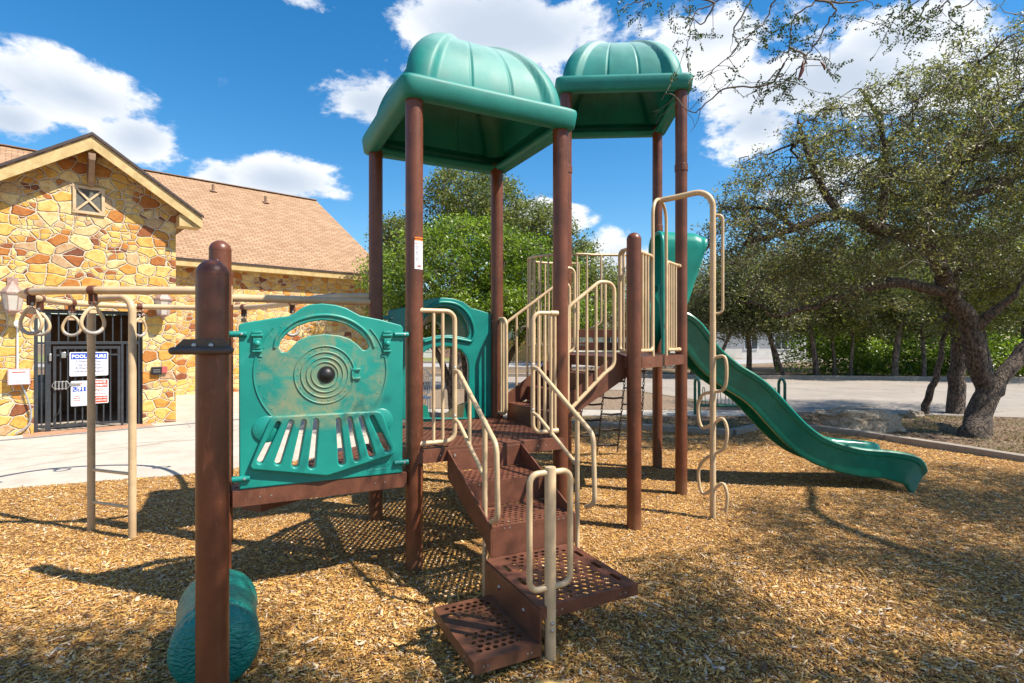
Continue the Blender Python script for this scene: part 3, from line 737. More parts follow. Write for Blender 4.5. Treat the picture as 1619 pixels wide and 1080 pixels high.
# landing platform and low step
LU0, LU1, LV0, LV1 = .195, .80, -1.52, -.845
w_, h_ = LU1-LU0, LV1-LV0
perforated('platform', [(0, 0), (w_, 0), (w_, h_), (0, h_)], frz(G(LU0, LV0, .352)), play, pitch=.05, hr=.0165, margin=.045, lip=.06,
    skip=lambda x, y: x < .10 or x > w_-.10 or abs(y-.335) < .0,
    slots=[(.055, .13, .028, .10), (.055, .31, .028, .10), (.055, .50, .028, .10), (w_-.055, .13, .028, .10), (w_-.055, .31, .028, .10), (w_-.055, .50, .028, .10)])
WU0, WU1, WV0, WV1 = -.165, .190, -1.52, -.93
w2, h2 = WU1-WU0, WV1-WV0
perforated('low_step', [(0, 0), (w2, 0), (w2, h2), (0, h2)], frz(G(WU0, WV0, .176)), play, pitch=.043, hr=.0155, margin=.04, lip=.06, skip=lambda x, y: .24 < y < .30+.12*math.sin(x*14) )
mb = MB(); mb.box(G(LU0-.002, (LV0+LV1)/2, .215), (.01, h_, .25), U, V_, Z)
for vv in (-1.35, -1.05):
    mb.lathe([(.011, 0), (.011, .006), (.006, .009)], G(LU0-.008, vv, .265), 10, axis=-U)
mb.build('side_plate', M_BROWN2, play, bevel=.003)
mb = MB()
for vv in (-1.35, -1.05): mb.lathe([(.012, 0), (.011, .005), (.005, .009)], G(LU0-.008, vv, .27), 10, axis=-U)
mb.lathe([(.011, 0), (.009, .006)], G(sU0+.05, -.075, DZ-.055), 10, axis=-V_)
mb.build('bolt', M_STEEL, play)

# ---- pipes
def pipe(name, pts, r, fil=.06, parent=None, m=None, seg=12, lab=None, n=5):
    mb = MB(); mb.tube(fillet(pts, fil, n), r, seg); o = mb.build(name, m or M_TAN, parent or play, smooth=50)
    if lab: tag(o, lab)
    return o
# transfer grip post in front of the landing: post, two loops
d_ = 2.735; gx = (870-809.5)/FP*d_
gb = Vector((gx, d_, 0)); mb = MB(); mb.lathe([(.029, -.08), (.029, 1.035), (.027, 1.042), (0.001, 1.044)], gb, 24)
gp_ = mb.build('grip_post', M_TAN, play, smooth=35)
for sgn in (-1, 1):
    dr = U*sgn
    pipe('grip_loop', [gb+dr*.02+Z*1.015, gb+dr*.118+Z*1.015, gb+dr*.118+Z*.44, gb+dr*.02+Z*.44], .0155, .075, gp_)
mb = MB()
for zz in (.27, .235): mb.lathe([(.010, 0), (.009, .005), (.003, .008)], gb+Vector((.008, -.029, zz)), 10, axis=(0.2, -1, 0))
mb.build('bolt', M_STEEL, gp_)

# ---- barriers. A panel lives in a vertical plane from point a along direction e
def barrier(a, e, x0, x1, z0, z1, bal, name='barrier', r=.0175, rb_=.0125, open_side=0, fil=.07, collar=True):
    """closed tube loop (open towards a post when open_side = -1 / +1) with balusters at xs"""
    P = lambda x, z: Vector(a)+Vector(e)*x+Z*z
    if open_side < 0: pts = [P(x0, z1), P(x1, z1), P(x1, z0), P(x0, z0)]
    elif open_side > 0: pts = [P(x1, z1), P(x0, z1), P(x0, z0), P(x1, z0)]
    else: pts = [P((x0+x1)/2, z1), P(x1, z1), P(x1, z0), P(x0, z0), P(x0, z1), P((x0+x1)/2, z1)]
    o = pipe(name, pts, r, fil)
    for x in bal:
        q = MB(); q.tube([P(x, z0+.003), P(x, z1-.003)], rb_, 10); q.build('baluster', M_TAN, o, smooth=50)
    if open_side and collar:
        q = MB(); xa = x0 if open_side < 0 else x1
        for z in (z0, z1): q.tube([P(xa, z), P(xa-open_side*-.07 if open_side < 0 else xa-.07, z)], r*1.3, 12)
        q.build('collar', M_TAN, o, smooth=40)
    return o
# left barrier beside post A, on the near edge
bv = -.035
barrier(G(0, bv), U, .05, .30, DZ+.045, 1.895, (.135, .205), open_side=-1)
barrier(G(0, bv), U, .965, S-.05, DZ+.055, 1.90, (1.02, 1.075, 1.13, 1.17), open_side=1)
# stair handrails
def rail(u_top, zt, side):
    a = G(u_top, bv-.01, 0)
    def Q(u, v, z): return G(u, v, z)
    um = u_top; ub = u_top-.045 if side < 0 else u_top
    upper = [Q(um, bv, zt), Q(um, bv-.10, zt-.01), Q(ub, -.88, zt-.41), Q(ub, -.90, .60), Q(ub, -.80, .555)]
    o = pipe('handrail', upper, .0165, .09)
    lower = [Q(um, bv, zt-.36), Q(um, bv-.10, zt-.38), Q(ub+.02, -.66, zt-.66)]
    mb = MB(); mb.tube(fillet(lower, .07), .0145, 12); mb.build('lower_rail', M_TAN, o, smooth=50)
    for v, z1, z0 in ((-.34, zt-.125, zt-.50),): 
        mb = MB(); mb.tube([Q(um, v, z0), Q(um, v, z1)], .0125, 10); mb.build('baluster', M_TAN, o, smooth=50)
    mb = MB(); mb.tube([Q(ub+.02, -.66, -.02), Q(ub+.02, -.66, zt-.29)], .0165, 12); mb.build('baluster', M_TAN, o, smooth=50)
    q = MB()
    for z in (zt+.02, zt-.34): q.lathe([(.012, 0), (.011, .006), (.004, .01)], Q(um, bv-.018, z), 10, axis=-V_)
    q.build('bolt', M_STEEL, o)
rail(.295, 1.455, -1); rail(.955, 1.465, 1)
# narrow barrier on the far side, next to post D (right edge of the first deck)
barrier(pD+V_*0, -V_, .05, .22, DZ+.06, 1.90, (.10, .15), open_side=-1)

# ---- steps between the first and the upper deck
la, lb = pC+V_*.06, pD-V_*.06; ra, rb2 = pG, pJ
def lerp(a, b, t): return a+(b-a)*t
n_st = 4; zs = [DZ+(UZ-DZ)*k/n_st for k in range(n_st+1)]
c0 = lerp(pC, pD, .12); c1 = lerp(pC, pD, .94); g0 = lerp(pG, pJ, .07); g1 = lerp(pG, pJ, .92)
for k in range(n_st-1):
    f0, f1 = .10+k*.27, .10+(k+1)*.27
    q = [lerp(c0, g0, f0), lerp(c0, g0, f1+.01), lerp(c1, g1, f1+.01), lerp(c1, g1, f0)]; z = zs[k+1]
    ex = (q[1]-q[0]).normalized(); ey = Z.cross(ex)
    fr = frame(q[0]+Z*z, ex, ey, Z); inv = fr.inverted(); P2 = [tuple((inv @ (p+Z*z))[:2]) for p in q]
    perforated('stair_tread', P2, fr, play, pitch=.047, hr=.014, margin=.035, lip=.03)
    mb = MB(); a, b = q[0], q[3]; mb.beam(a+Z*(z-.09), b+Z*(z-.09), .008, .165); mb.build('riser', M_BROWN2, play)
for a, b in ((c0, g0), (c1, g1)):
    mb = MB(); e = (b-a); L = e.length; e.normalize(); nn = Z.cross(e)
    mb.prism([(.0, DZ+.02), (L, UZ-.17), (L, UZ+.0), (L-.12, UZ+.04), (.02, DZ+.21)], e, Z, nn, a-nn*.004, .008); mb.build('stringer', M_BROWN2, play, bevel=.002)
# sloping rails with balusters
def stair_rail(a, b, zt0, zt1, zb0, zb1, nb, flat0=.0, flat1=.12):
    e = b-a; L = e.length; e.normalize(); P = lambda x, z: a+e*x+Z*z
    pts = [P(flat0, zb0+.02), P(flat0, zt0-.0), P(L-flat1, zt1), P(L, zt1), P(L, zb1+.06), P(L-.10, zb1), P(flat0+.02, zb0)]
    o = pipe('stair_barrier', pts, .0165, .10)
    for k in range(nb):
        x = flat0+(L-flat0)*(k+1)/(nb+1); f = (x-flat0)/(L-flat0)
        fz = min(1, (x-flat0)/(L-flat1-flat0)); zt = zt0+(zt1-zt0)*fz; zb = zb0+(zb1-zb0)*max(0, min(1, (x-flat0)/(L-.1-flat0)))
        q = MB(); q.tube([P(x, zb), P(x, zt-.004)], .012, 10); q.build('baluster', M_TAN, o, smooth=50)
sa = pC+U*.05-V_*.03; sb = lerp(pC, pG, .72)
stair_rail(sa, sb, 1.95, 2.18, 1.10, 1.40, 4, flat1=.16)
stair_rail(c1+V_*.09, g1+V_*.02, 1.86, 2.30, 1.02, 1.50, 5, flat0=.10)

# ---- barriers of the upper deck: G-H edge with arch and snake climber
gh = (pH-pG).normalized(); Lgh = (pH-pG).length; nout = Vector((gh.y, -gh.x, 0))
zA, zB = UZ+.055, 2.48
barrier(pG+nout*.0, gh, .06, .46, zA, zB, (.13, .20, .27, .34), open_side=-1, fil=.05)
barrier(pG+nout*.0, gh, .86, Lgh-.06, zA, zB, (.93, 1.0, 1.07, 1.15), open_side=1, fil=.05)
# short barrier between stair rail and post G (left of G)
gj = (pJ-pG).normalized()
barrier(pG, gj, .05, .22, UZ+.05, 2.5, (.10, .16), open_side=-1, fil=.05)
arch = pipe('climber_arch', [pG+gh*.47+Z*(UZ-.05), pG+gh*.47+Z*3.06, pG+gh*.85+Z*3.06, pG+gh*.85+Z*(UZ-.05)], .0165, .19, n=8)
pb = Vector((1.895, 5.15, 0)); mid = pG+gh*.66+Z*3.055
pole = pipe('snake_pole', [mid, mid+(pb+Z*3.10-mid).normalized()*.15, pb+Z*3.11, pb-Z*.08], .0275, .17, n=8, seg=16, lab='tan snake climber pole curving from the deck arch to the ground')
pipe('grip_loop', [pb+Z*2.86, pb+Vector((.085, -.02, 2.86)), pb+Vector((.085, -.02, 1.94)), pb+Z*1.93], .014, .05, pole)
zc = lambda y: CAMZ-(y-540)/FP*5.15
ax_ = Vector((.62, -.55, 0))
snake = [(0, 567), (.105, 564), (.125, 590), (.10, 614), (0, 620), (-.10, 626), (-.14, 648), (-.105, 677), (0, 670), (.09, 661), (.13, 680), (.10, 706), (0, 719), (-.09, 731), (-.135, 752), (-.10, 783), (0, 774), (.09, 762), (.13, 780), (.115, 806)]
sp = [pb+ax_*(x*1.25)+Z*zc(y) for x, y in snake]
# smooth spline
def catmull(P, n=5, closed=False):
    out = []; N = len(P)
    for i in range(N if closed else N-1):
        if closed: p0, p1, p2, p3 = P[i-1], P[i], P[(i+1) % N], P[(i+2) % N]
        else: p0, p1, p2, p3 = P[max(i-1, 0)], P[i], P[i+1], P[min(i+2, N-1)]
        for k in range(n):
            t = k/n; out.append(.5*((2*p1)+(p2-p0)*t+(2*p0-5*p1+4*p2-p3)*t*t+(3*p1-p0-3*p2+p3)*t**3))
    if not closed: out.append(P[-1])
    return out
mb = MB(); mb.tube(catmull(sp, 5), .0155, 12); mb.build('foot_loops', M_TAN, pole, smooth=60)

# bubble barrier behind, from post K round to the left, and the straight top rail to I
topz, botz = 2.80, 1.62
cx = Vector((.84, 7.50, 0)); arc = []
for a in range(-78, -291, -12): arc.append(cx+Vector((.0+.62*math.cos(R(a)), .44*math.sin(R(a)), 0)))
rl = MB(); rl.tube([p+Z*topz for p in [pI+V2*0]+[Vector((1.05, 7.12, 0))]+arc], .0175, 12); bo = rl.build('barrier', M_TAN, play, smooth=50)
tag(bo, 'curved barrier bulging out from the upper deck')
mb = MB(); mb.tube([p+Z*botz for p in arc], .0155, 12); mb.build('lower_rail', M_TAN, bo, smooth=50)
for i, p in enumerate(arc):
    q = MB(); q.tube([p+Z*botz, p+Z*topz], .0125, 10); q.build('baluster', M_TAN, bo, smooth=50)
pipe('barrier', [Vector((1.16, 7.1, topz)), Vector((1.16, 7.1, 1.90)), Vector((1.02, 7.1, 1.84))], .014, .09)
# grab loop (tan) near the top of the inner stairs
pipe('grip_loop', [Vector((.52, 5.55, 2.42)), Vector((.64, 5.60, 2.42)), Vector((.64, 5.60, 1.58)), Vector((.54, 5.55, 1.55))], .0165, .07)
pipe('grip_loop', [Vector((.47, 5.50, 1.55)), Vector((.47, 5.50, 2.42)), Vector((.56, 5.56, 2.42))], .0145, .07)

# ---- chain net climber behind the upper deck
net = MB(); net.tube([(1.0, 7.35, 1.45), (1.95, 7.35, 1.45)], .02, 8); net_o = net.build('chain_climber', M_DARKMETAL, play, smooth=50)
def chain(a, b):
    a, b = Vector(a), Vector(b); L = (b-a).length; n = int(L/.052); e = (b-a).normalized(); s1 = e.orthogonal().normalized(); s2 = e.cross(s1); mb = MB()
    for k in range(n):
        c = a+(b-a)*(k+.5)/n; sd_ = s1 if k % 2 else s2
        mb.tube([c+e*.034*math.cos(R(t))+sd_*.0135*math.sin(R(t)) for t in range(0, 360, 45)], .0055, 5, closed=True)
    mb.build('chain', M_CHAIN, net_o, smooth=60)
cols = []
for px0, px1 in ((930, 912), (961, 944), (992, 976), (1020, 1012)):
    a = at(px0, 560, 7.45); b = at(px1, 722, 8.05); b.z = .04; chain(a, b); cols.append((a, b))
for i in range(3):
    for k in range(5 if i != 1 else 6):
        rg = MB()
        f = (.16+(.10 if i % 2 else 0)+k*.165)
        if f > .99: break
        p, q = lerp(*cols[i], f), lerp(*cols[i+1], f); m_ = (p+q)/2-Z*.012
        rg.tube([p, m_, q], .014, 8); rg.build('rung', M_CHAIN, net_o, smooth=50)
# ---- train panel (traced in its own plane between posts E and A)
def PL(px, py, v0=-.04):
    r = (px-809.5)/FP; Ay, Ax = A0.y+V_.y*v0, A0.x+V_.x*v0
    u = (r*Ay-Ax)/(U.x-U.y*r); d = Ay+U.y*u; return (u, CAMZ-(py-540)/FP*d)
def z3(x, y): return PL(250+x/2.5116, 370+y/2.5116)
def z1(x, y): return PL(380+x/4.911, 630+y/4.911)
ZF = Vector((0, 0, 1))
def pfr(v): return frame(G(0, v, 0), U, Z, -V_)        # local x=u, y=z, depth towards the viewer
m, t, b, co, o_ = mat('worn_panel_plastic')
c_disc = z3(662, 558); cw = G(c_disc[0], -.05, c_disc[1])-Vector(play.location)
dist = t.vmath('DISTANCE', co, tuple(cw)); n = t.noise(co, 9, 7, .72, .8); n2 = t.noise(co, 2.6, 5, .6)
f = t.math('MULTIPLY', t.math('SUBTRACT', 1.0, t.smooth(t.math('ADD', dist, t.math('MULTIPLY', t.math('SUBTRACT', n2, .5), .12)), .36, .45)), t.smooth(t.math('ADD', t.math('MULTIPLY', n, .75), t.math('MULTIPLY', n2, .5)), .52, .80))
sz = t.add('ShaderNodeSeparateXYZ', Vector=co)
f = t.math('MULTIPLY', f, t.smooth(sz.outputs[2], 1.07, 1.14))
col = t.mix(t.smooth(t.noise(co, 2, 5, .6), .3, .7), (.003, .20, .165), (.008, .27, .215))
scf = t.smooth(t.noise(co, 2.2, 9, .8, 1.5), .60, .75)
col = t.mix(t.math('MULTIPLY', scf, .22), col, (.2, .5, .42))
t.put(b.inputs['Base Color'], t.mix(t.math('MULTIPLY', f, .80), col, (.26, .25, .13))); t.put(b.inputs['Roughness'], t.math('ADD', t.math('MULTIPLY', n, .3), .28))
bump(t, b, t.noise(co, 50, 3, .6), .06, .003); M_PANEL = m
outl = [z3(322, 1013), z3(968, 945), z3(970, 372), z3(962, 362), z3(880, 340), z3(800, 324), z3(775, 310), z3(745, 294), z3(705, 282), z3(650, 276), z3(600, 281), z3(565, 297), z3(540, 317), z3(522, 325), z3(420, 340), z3(330, 355), z3(320, 365)]
win = [z3(*q) for q in ((478, 452), (487, 424), (512, 394), (552, 367), (600, 350), (650, 343), (700, 347), (750, 362), (795, 390), (825, 420), (836, 445), (828, 461), (812, 461), (792, 440), (760, 416), (720, 403), (660, 397), (600, 404), (556, 425), (532, 450), (510, 470), (490, 468))]
def capsule(x0, y0, x1, y1, r0, r1):
    ang = math.atan2(y1-y0, x1-x0); pts = []
    for k in range(7): a = ang+math.pi/2+math.pi*k/6; pts.append(z1(x0+r0*math.cos(a), y0+r0*math.sin(a)))
    for k in range(7): a = ang-math.pi/2+math.pi*k/6; pts.append(z1(x1+r1*math.cos(a), y1+r1*math.sin(a)))
    return pts
slots = [capsule(*q) for q in ((290, 190, 152, 470, 17, 26), (388, 180, 288, 480, 17, 26), (485, 178, 420, 498, 18, 27), (580, 172, 548, 508, 18, 28), (750, 165, 778, 482, 17, 27), (838, 155, 892, 455, 17, 26), (925, 148, 1008, 425, 17, 25), (1010, 142, 1128, 385, 17, 25))]
def ccw(P):
    a = sum(P[i-1][0]*P[i][1]-P[i][0]*P[i-1][1] for i in range(len(P))); return P if a > 0 else P[::-1]
pan = plate('train_panel', ccw(outl), [ccw(win)]+[ccw(s) for s in slots], .045, pfr(-.035), M_PANEL, play, bev=.008, smooth=50, res=3)
tag(pan, 'green panel moulded as the front of a steam train')
cow = [z1(*q) for q in ((265, 132), (660, 112), (1045, 92), (1080, 100), (1098, 125), (1186, 385), (1182, 412), (1165, 428), (690, 583), (665, 590), (640, 588), (100, 543), (78, 530), (75, 505), (225, 160), (240, 140))]
plate('cow_catcher', ccw(cow), [ccw(s) for s in slots], .05, pfr(-.07), M_PANEL, pan, bev=.010, smooth=50, res=3)
ears = MB()
for (cx_, cy_) in ((205, 235), (1085, 170)):
    c = z1(cx_, cy_); ears.lathe([(.085, -.004), (.085, .006), (.078, .011), (0, .011)], G(c[0], -.058, c[1]), 32, axis=-V_)
ears.build('side_boss', M_PANEL, pan, smooth=40)
rings = MB(); vS = -.058
def ring3(cx, cz, r, w=.0055, a0=0, a1=360, n=56, mb=rings, flat_=.7):
    pts = [G(cx+r*math.cos(R(a0+(a1-a0)*k/n)), vS, cz+r*math.sin(R(a0+(a1-a0)*k/n))) for k in range(n+(0 if a1-a0 >= 360 else 1))]
    mb.tube(pts, w, 8, closed=(a1-a0 >= 360))
cd_ = c_disc; k3 = 3.7/FP/2.5116
for r_, w_r in ((112, .006), (88, .006), (68, .006), (50, .006)): ring3(cd_[0], cd_[1], r_*k3, w_r)
rings.build('boiler_ring', M_PANEL, pan, smooth=60)
big = MB(); cb = z3(655, 545); ring3(cb[0], cb[1]-.0, 243*k3, .0055, a0=-212+0, a1=-145, mb=big) if False else None
ring3(cb[0], cb[1], 246*k3, .006, a0=-223, a1=-134+0, mb=big); ring3(cb[0], cb[1], 246*k3, .006, a0=-46, a1=43, mb=big)
# rim round the window
wr = [G(x, vS+.002, zz) for x, zz in [z3(*q) for q in ((462, 452), (470, 418), (498, 380), (545, 347), (600, 329), (655, 322), (712, 328), (765, 346), (812, 378), (842, 415), (856, 450))]]
big.tube(catmull(wr, 4), .012, 8)
big.build('rim', M_PANEL, pan, smooth=60)
dome = MB(); dome.lathe([(.046*math.cos(R(a)), .034*math.sin(R(a))) for a in range(0, 91, 10)], G(z3(667, 558)[0], -.052, z3(667, 558)[1]), 32, axis=-V_); dome.lathe([(.058, 0), (.056, .010), (.046, .010)], G(z3(667, 558)[0], -.052, z3(667, 558)[1]), 32, axis=-V_)
h = dome.build('headlight', M_BLACK, pan, smooth=50); tag(h, 'black dome in the middle of the boiler rings')
rv = MB()
for k in range(26):
    a = k/26*2*math.pi; rv.lathe([(.004, 0), (.003, .003), (0, .004)], G(cd_[0]+.172*math.cos(a), -.0572, cd_[1]+.172*math.sin(a)), 6, axis=-V_)
for k in range(30):
    a = R(-42+k*264/29) if False else R(k*12)
    if (R(228) < a < R(312)) or (R(48) < a < R(132)): continue
    rv.lathe([(.0045, 0), (.0035, .003), (0, .004)], G(cb[0]+230*k3*math.cos(a), -.0572, cb[1]+230*k3*math.sin(a)), 6, axis=-V_)
for k in range(7):
    c = z1(145+20*math.sin(k), 160+k*28); 
    for cc in ((205+90*math.cos(R(110+k*22)), 235-90*math.sin(R(110+k*22))), (1085+66*math.cos(R(80-k*22)), 170-70*math.sin(R(80-k*22)))):
        c = z1(*cc); rv.lathe([(.004, 0), (.003, .003), (0, .004)], G(c[0], -.067, c[1]), 6, axis=-V_)
rv.build('rivets', M_PANEL, pan, smooth=60)
hg = MB()
for yy in (537, 572):
    c = z3(785, yy); hg.box(G(c[0], -.064, c[1]), (.055, .014, .016), U, V_, Z)
c = z3(770, 555); hg.box(G(c[0], -.062, c[1]), (.014, .012, .07), U, V_, Z)
hg.build('hinge', M_PANEL, pan, bevel=.003)
for (lx, ly) in ((392, 440), (906, 440)):
    q = MB(); P = lambda x, y, v=-.058: (lambda c: G(c[0], v, c[1]))(z3(x, y))
    q.box(P(lx, ly-38, -.066), (.070, .03, .016), U, V_, Z); q.box(P(lx, ly-50, -.062), (.055, .02, .014), U, V_, Z)
    q.box(P(lx, ly-5, -.064), (.046, .024, .07), U, V_, Z); q.box(P(lx, ly+25, -.065), (.056, .028, .012), U, V_, Z)
    q.tube(fillet([P(lx+4, ly+28), P(lx+4, ly+46), P(lx+(22 if lx < 600 else -22), ly+46)], .02), .006, 8)
    cS = P(lx, ly-5, -.075); q.lathe([(.020*math.cos(R(a)), .016*math.sin(R(a))) for a in range(0, 91, 15)], cS, 20, axis=-V_)
    q.build('lantern', M_PANEL, pan, smooth=45, bevel=.004)
for (x, y, sg) in ((316, 398, -1), (962, 400, 1), (328, 970, -1), (962, 905, 1)):
    c = z3(x, y); q = MB(); cc = G(c[0], -.062, c[1]); q.tube([cc-U*.052, cc+U*.052], .019, 14); cl = q.build('clamp', M_GREEN, pan, smooth=50, bevel=.004)
    q = MB(); q.lathe([(.009, 0), (.008, .004), (.004, .006)], cc-V_*.017+U*.02, 10, axis=-V_); q.build('bolt', M_STEEL, cl)
# maker's oval on the panel
c = z1(1070, 524); lg = MB()
for rx_, rz_ in ((.075, .021), (.065, .0135)):
    lg.tube(fillet([G(c[0]-rx_, -.0575, c[1]-rz_), G(c[0]+rx_, -.0575, c[1]-rz_), G(c[0]+rx_, -.0575, c[1]+rz_), G(c[0]-rx_, -.0575, c[1]+rz_), G(c[0]-rx_, -.0575, c[1]-rz_)][0:5], rz_*.95)+[], .0022, 6)
lg.build('oval_emblem', M_PANEL, pan, smooth=60)
text('lettering', 'GameTime', .024, pfr(-.0575) @ Matrix.Translation((c[0], c[1], 0)), M_PANEL, pan, depth=.002)

# ---- canopies
def canopy(org, ex, ey, z0, half, name='canopy', lab=None):
    ex, ey = Vector(ex), Vector(ey); n = 384; mb = MB()
    def ring(h, z, p, mod=None):
        out = []
        for k in range(n):
            a = 2*math.pi*k/n; c, s_ = math.cos(a), math.sin(a); rr = h/((abs(c)**p+abs(s_)**p)**(1/p)); zz = z
            if mod: rr, zz = mod(a, rr, z)
            out.append(org+ex*rr*c+ey*rr*s_+Z*zz)
        return out
    prof = [(half-.14, z0+.05), (half-.125, z0+.012), (half-.10, z0), (half-.018, z0-.004), (half, z0+.012), (half+.014, z0+.12), (half+.010, z0+.142), (half-.008, z0+.155), (half-.055, z0+.158)]
    rs = [ring(h, z, 24) for h, z in prof]
    H = .635; hb = half-.055; zb = z0+.158
    def mod(tt):
        def f(a, rr, z):
            q = ((a-math.pi/4) % (math.pi/2)); q = min(q, math.pi/2-q)   # distance from diagonal
            g = (a % (math.pi/2)); g = min(g, math.pi/2-g); gr = abs(g-R(15.5))
            rib = 1/(1+math.exp((q-R(7.5+8*tt))/R(.32)))*.055*(1-.6*tt**2); groove = -.014*math.exp(-(gr/R(.7))**2)*(1-tt**3)
            dsp = rib+groove; return rr+dsp*math.cos(tt*math.pi/2)**.6, z+dsp*math.sin(tt*math.pi/2)*.45
        return f
    m_ = 26
    for j in range(0, m_+1):
        tt = (j/m_)*.985; th = tt*math.pi/2
        h = (hb-.05)*math.cos(th)**.86; z = zb+H*(math.sin(th)*.94+.06*tt); p = 11-6.5*tt
        rs.append(ring(h, z, p, mod(tt)))
    vs = [p for r_ in rs for p in r_]; fs = [(i*n+k, i*n+(k+1) % n, (i+1)*n+(k+1) % n, (i+1)*n+k) for i in range(len(rs)-1) for k in range(n)]
    fs.append(tuple((len(rs)-1)*n+k for k in range(n))); mb.add(vs, fs)
    zr = z0
    mt = green_plastic('canopy_plastic', (.003, .205, .175), chalk_sheen=.85, rough=.55, zlo=zr+.42, zhi=zr+.95)
    o = mb.build(name, mt, play, smooth=60)
    md = o.modifiers.new('solid', 'SOLIDIFY'); md.thickness = .008; md.offset = -1
    if lab: tag(o, lab)
    return o
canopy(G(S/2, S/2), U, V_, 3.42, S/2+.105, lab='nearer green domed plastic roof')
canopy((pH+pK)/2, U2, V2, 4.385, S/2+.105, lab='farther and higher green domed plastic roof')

# ---- wave slide
def sweep(name, path, secfn, m, parent, widths=None, smooth=40, close=True):
    """path: list of (point, side vector); secfn(i)-> list of (lateral, up) closed loop"""
    mb = MB(); n = len(path); rings = []
    for i, (p, sd_) in enumerate(path):
        tg = (path[min(i+1, n-1)][0]-path[max(i-1, 0)][0]).normalized(); up = sd_.cross(tg).normalized()
        if up.z < 0: up = -up
        rings.append([p+sd_*a+up*b_ for a, b_ in secfn(i/(n-1))])
    k = len(rings[0]); vs = [p for r_ in rings for p in r_]
    fs = [(i*k+j, i*k+(j+1) % k, (i+1)*k+(j+1) % k, (i+1)*k+j) for i in range(n-1) for j in range(k)]
    fs += [tuple(range(k-1, -1, -1)), tuple((n-1)*k+j for j in range(k))]
    mb.add(vs, fs); return mb.build(name, m, parent, smooth=smooth)
rim = [(1070, 492), (1087, 492), (1100, 497), (1119, 514), (1143, 548), (1172, 574), (1202, 593), (1226, 613), (1255, 645), (1282, 673), (1312, 693), (1356, 706), (1401, 710), (1425, 713), (1442, 717), (1456, 723)]
DN = 6.14
sp_ = [at(x, y, DN) for x, y in rim]
pth = []
yc = (pH+pI).y/2
for p in catmull(sp_, 4):
    x = p.x; pth.append((Vector((x, yc-.058*(x-1.9), p.z)), Vector((-.058, -1, 0)).normalized()))
def slide_sec(t):
    w = .30+.10*max(0, (t-.80)/.20)**1.6; e = max(0, (t-.91)/.09); dz = -.10*e**2
    th = (.345-.02*math.sin(t*math.pi)+(.0 if t < .8 else .03*(t-.8)/.2))*(1-.08*e)
    L = [(w-.03, -th), (w+.004, -th+.012), (w+.010, -th+.05), (w+.010, -th*.6), (w+.018, -.13), (w+.022, -.078), (w+.044, -.066), (w+.052, -.02), (w+.04, -.004), (w+.015, 0), (w-.015, -.003), (w-.045, -.03), (w-.07, -.09), (w-.10, -.155), (w-.15, -.18), (.0, -.188)]
    L = [(0.0, -.20), (w-.09, -.198), (w-.05, -.21), (w-.045, -th+.005)]+L
    L = [(a, b_+dz) for a, b_ in L]
    return L+[(-a, b_) for a, b_ in L[-2:0:-1]]
sl = sweep('wave_slide', pth, slide_sec, M_SLIDE, play, smooth=42); tag(sl, 'green wave slide running down to the right')
# exit flare: rounded nose
ex_ = [(pth[-1][0]+Vector((dx, -.058*dx, dz_)), pth[-1][1]) for dx, dz_ in ((0, 0), (.03, -.05), (.05, -.11), (.045, -.19), (.02, -.26))]
def nose_sec(t):
    w = .345-.03*t; return [(w, -.10), (w+.03, -.05), (w+.03, 0), (w-.0, .01), (.1, .0), (-.1, .0), (-w, .01), (-w-.03, 0), (-w-.03, -.05), (-w, -.10)]
# hood over the slide mouth
hb_ = MB(); st_ = []
for k in range(15):
    f = k/14; x = 1.73+.50*f
    zt = 2.955-.03*f-.06*max(0, f-.8)/.2
    zb_ = 1.53 if x < 1.80 else 1.53+(2.80-1.53)*((x-1.80)/(2.235-1.80))**1.05
    zb_ = min(zb_, zt-.04); st_.append((x, zb_, min(zt, 3)))
NS = 28; vs = []
for (x, zb_, zt) in st_:
    w = .30; hcorner = min(.28, zt-zb_)
    for k in range(NS+1):
        g = k/NS
        a = math.pi*g; c, s_ = math.cos(a), math.sin(a)
        lat = w*math.copysign(abs(c)**.55, c); 
        zz = (zt-hcorner)+hcorner*abs(s_)**.75
        if g < .12: zz = zb_+(zz-zb_)*(g/.12)
        if g > .88: zz = zb_+(zz-zb_)*((1-g)/.12)
        yy = yc-.058*(x-1.9); vs.append((x-.0*lat, yy-lat, max(zz, zb_)))
fs = [(i*(NS+1)+k, i*(NS+1)+k+1, (i+1)*(NS+1)+k+1, (i+1)*(NS+1)+k) for i in range(len(st_)-1) for k in range(NS)]
hb_.add(vs, fs); hood = hb_.build('slide_hood', M_HOOD, play, smooth=60); md = hood.modifiers.new('s', 'SOLIDIFY'); md.thickness = .014; tag(hood, 'pale green hood over the mouth of the wave slide')
mb = MB(); arcp = [Vector(vs[k]) for k in range(NS+1)]; mb.tube([arcp[0]-Z*.0]+arcp[1:], .022, 10); mb.build('rim', M_HOOD, hood, smooth=60)
mb = MB(); y0 = yc+.25
for yy in (yc-.26, yc+.26): mb.tube(fillet([(1.74, yy, 1.7), (1.70, yy, 2.3), (1.80, yy, 2.42), (1.9, yy, 2.2), (1.9, yy, 1.8)], .1), .022, 10)
mb.build('grip_loop', M_HOOD, hood, smooth=60)

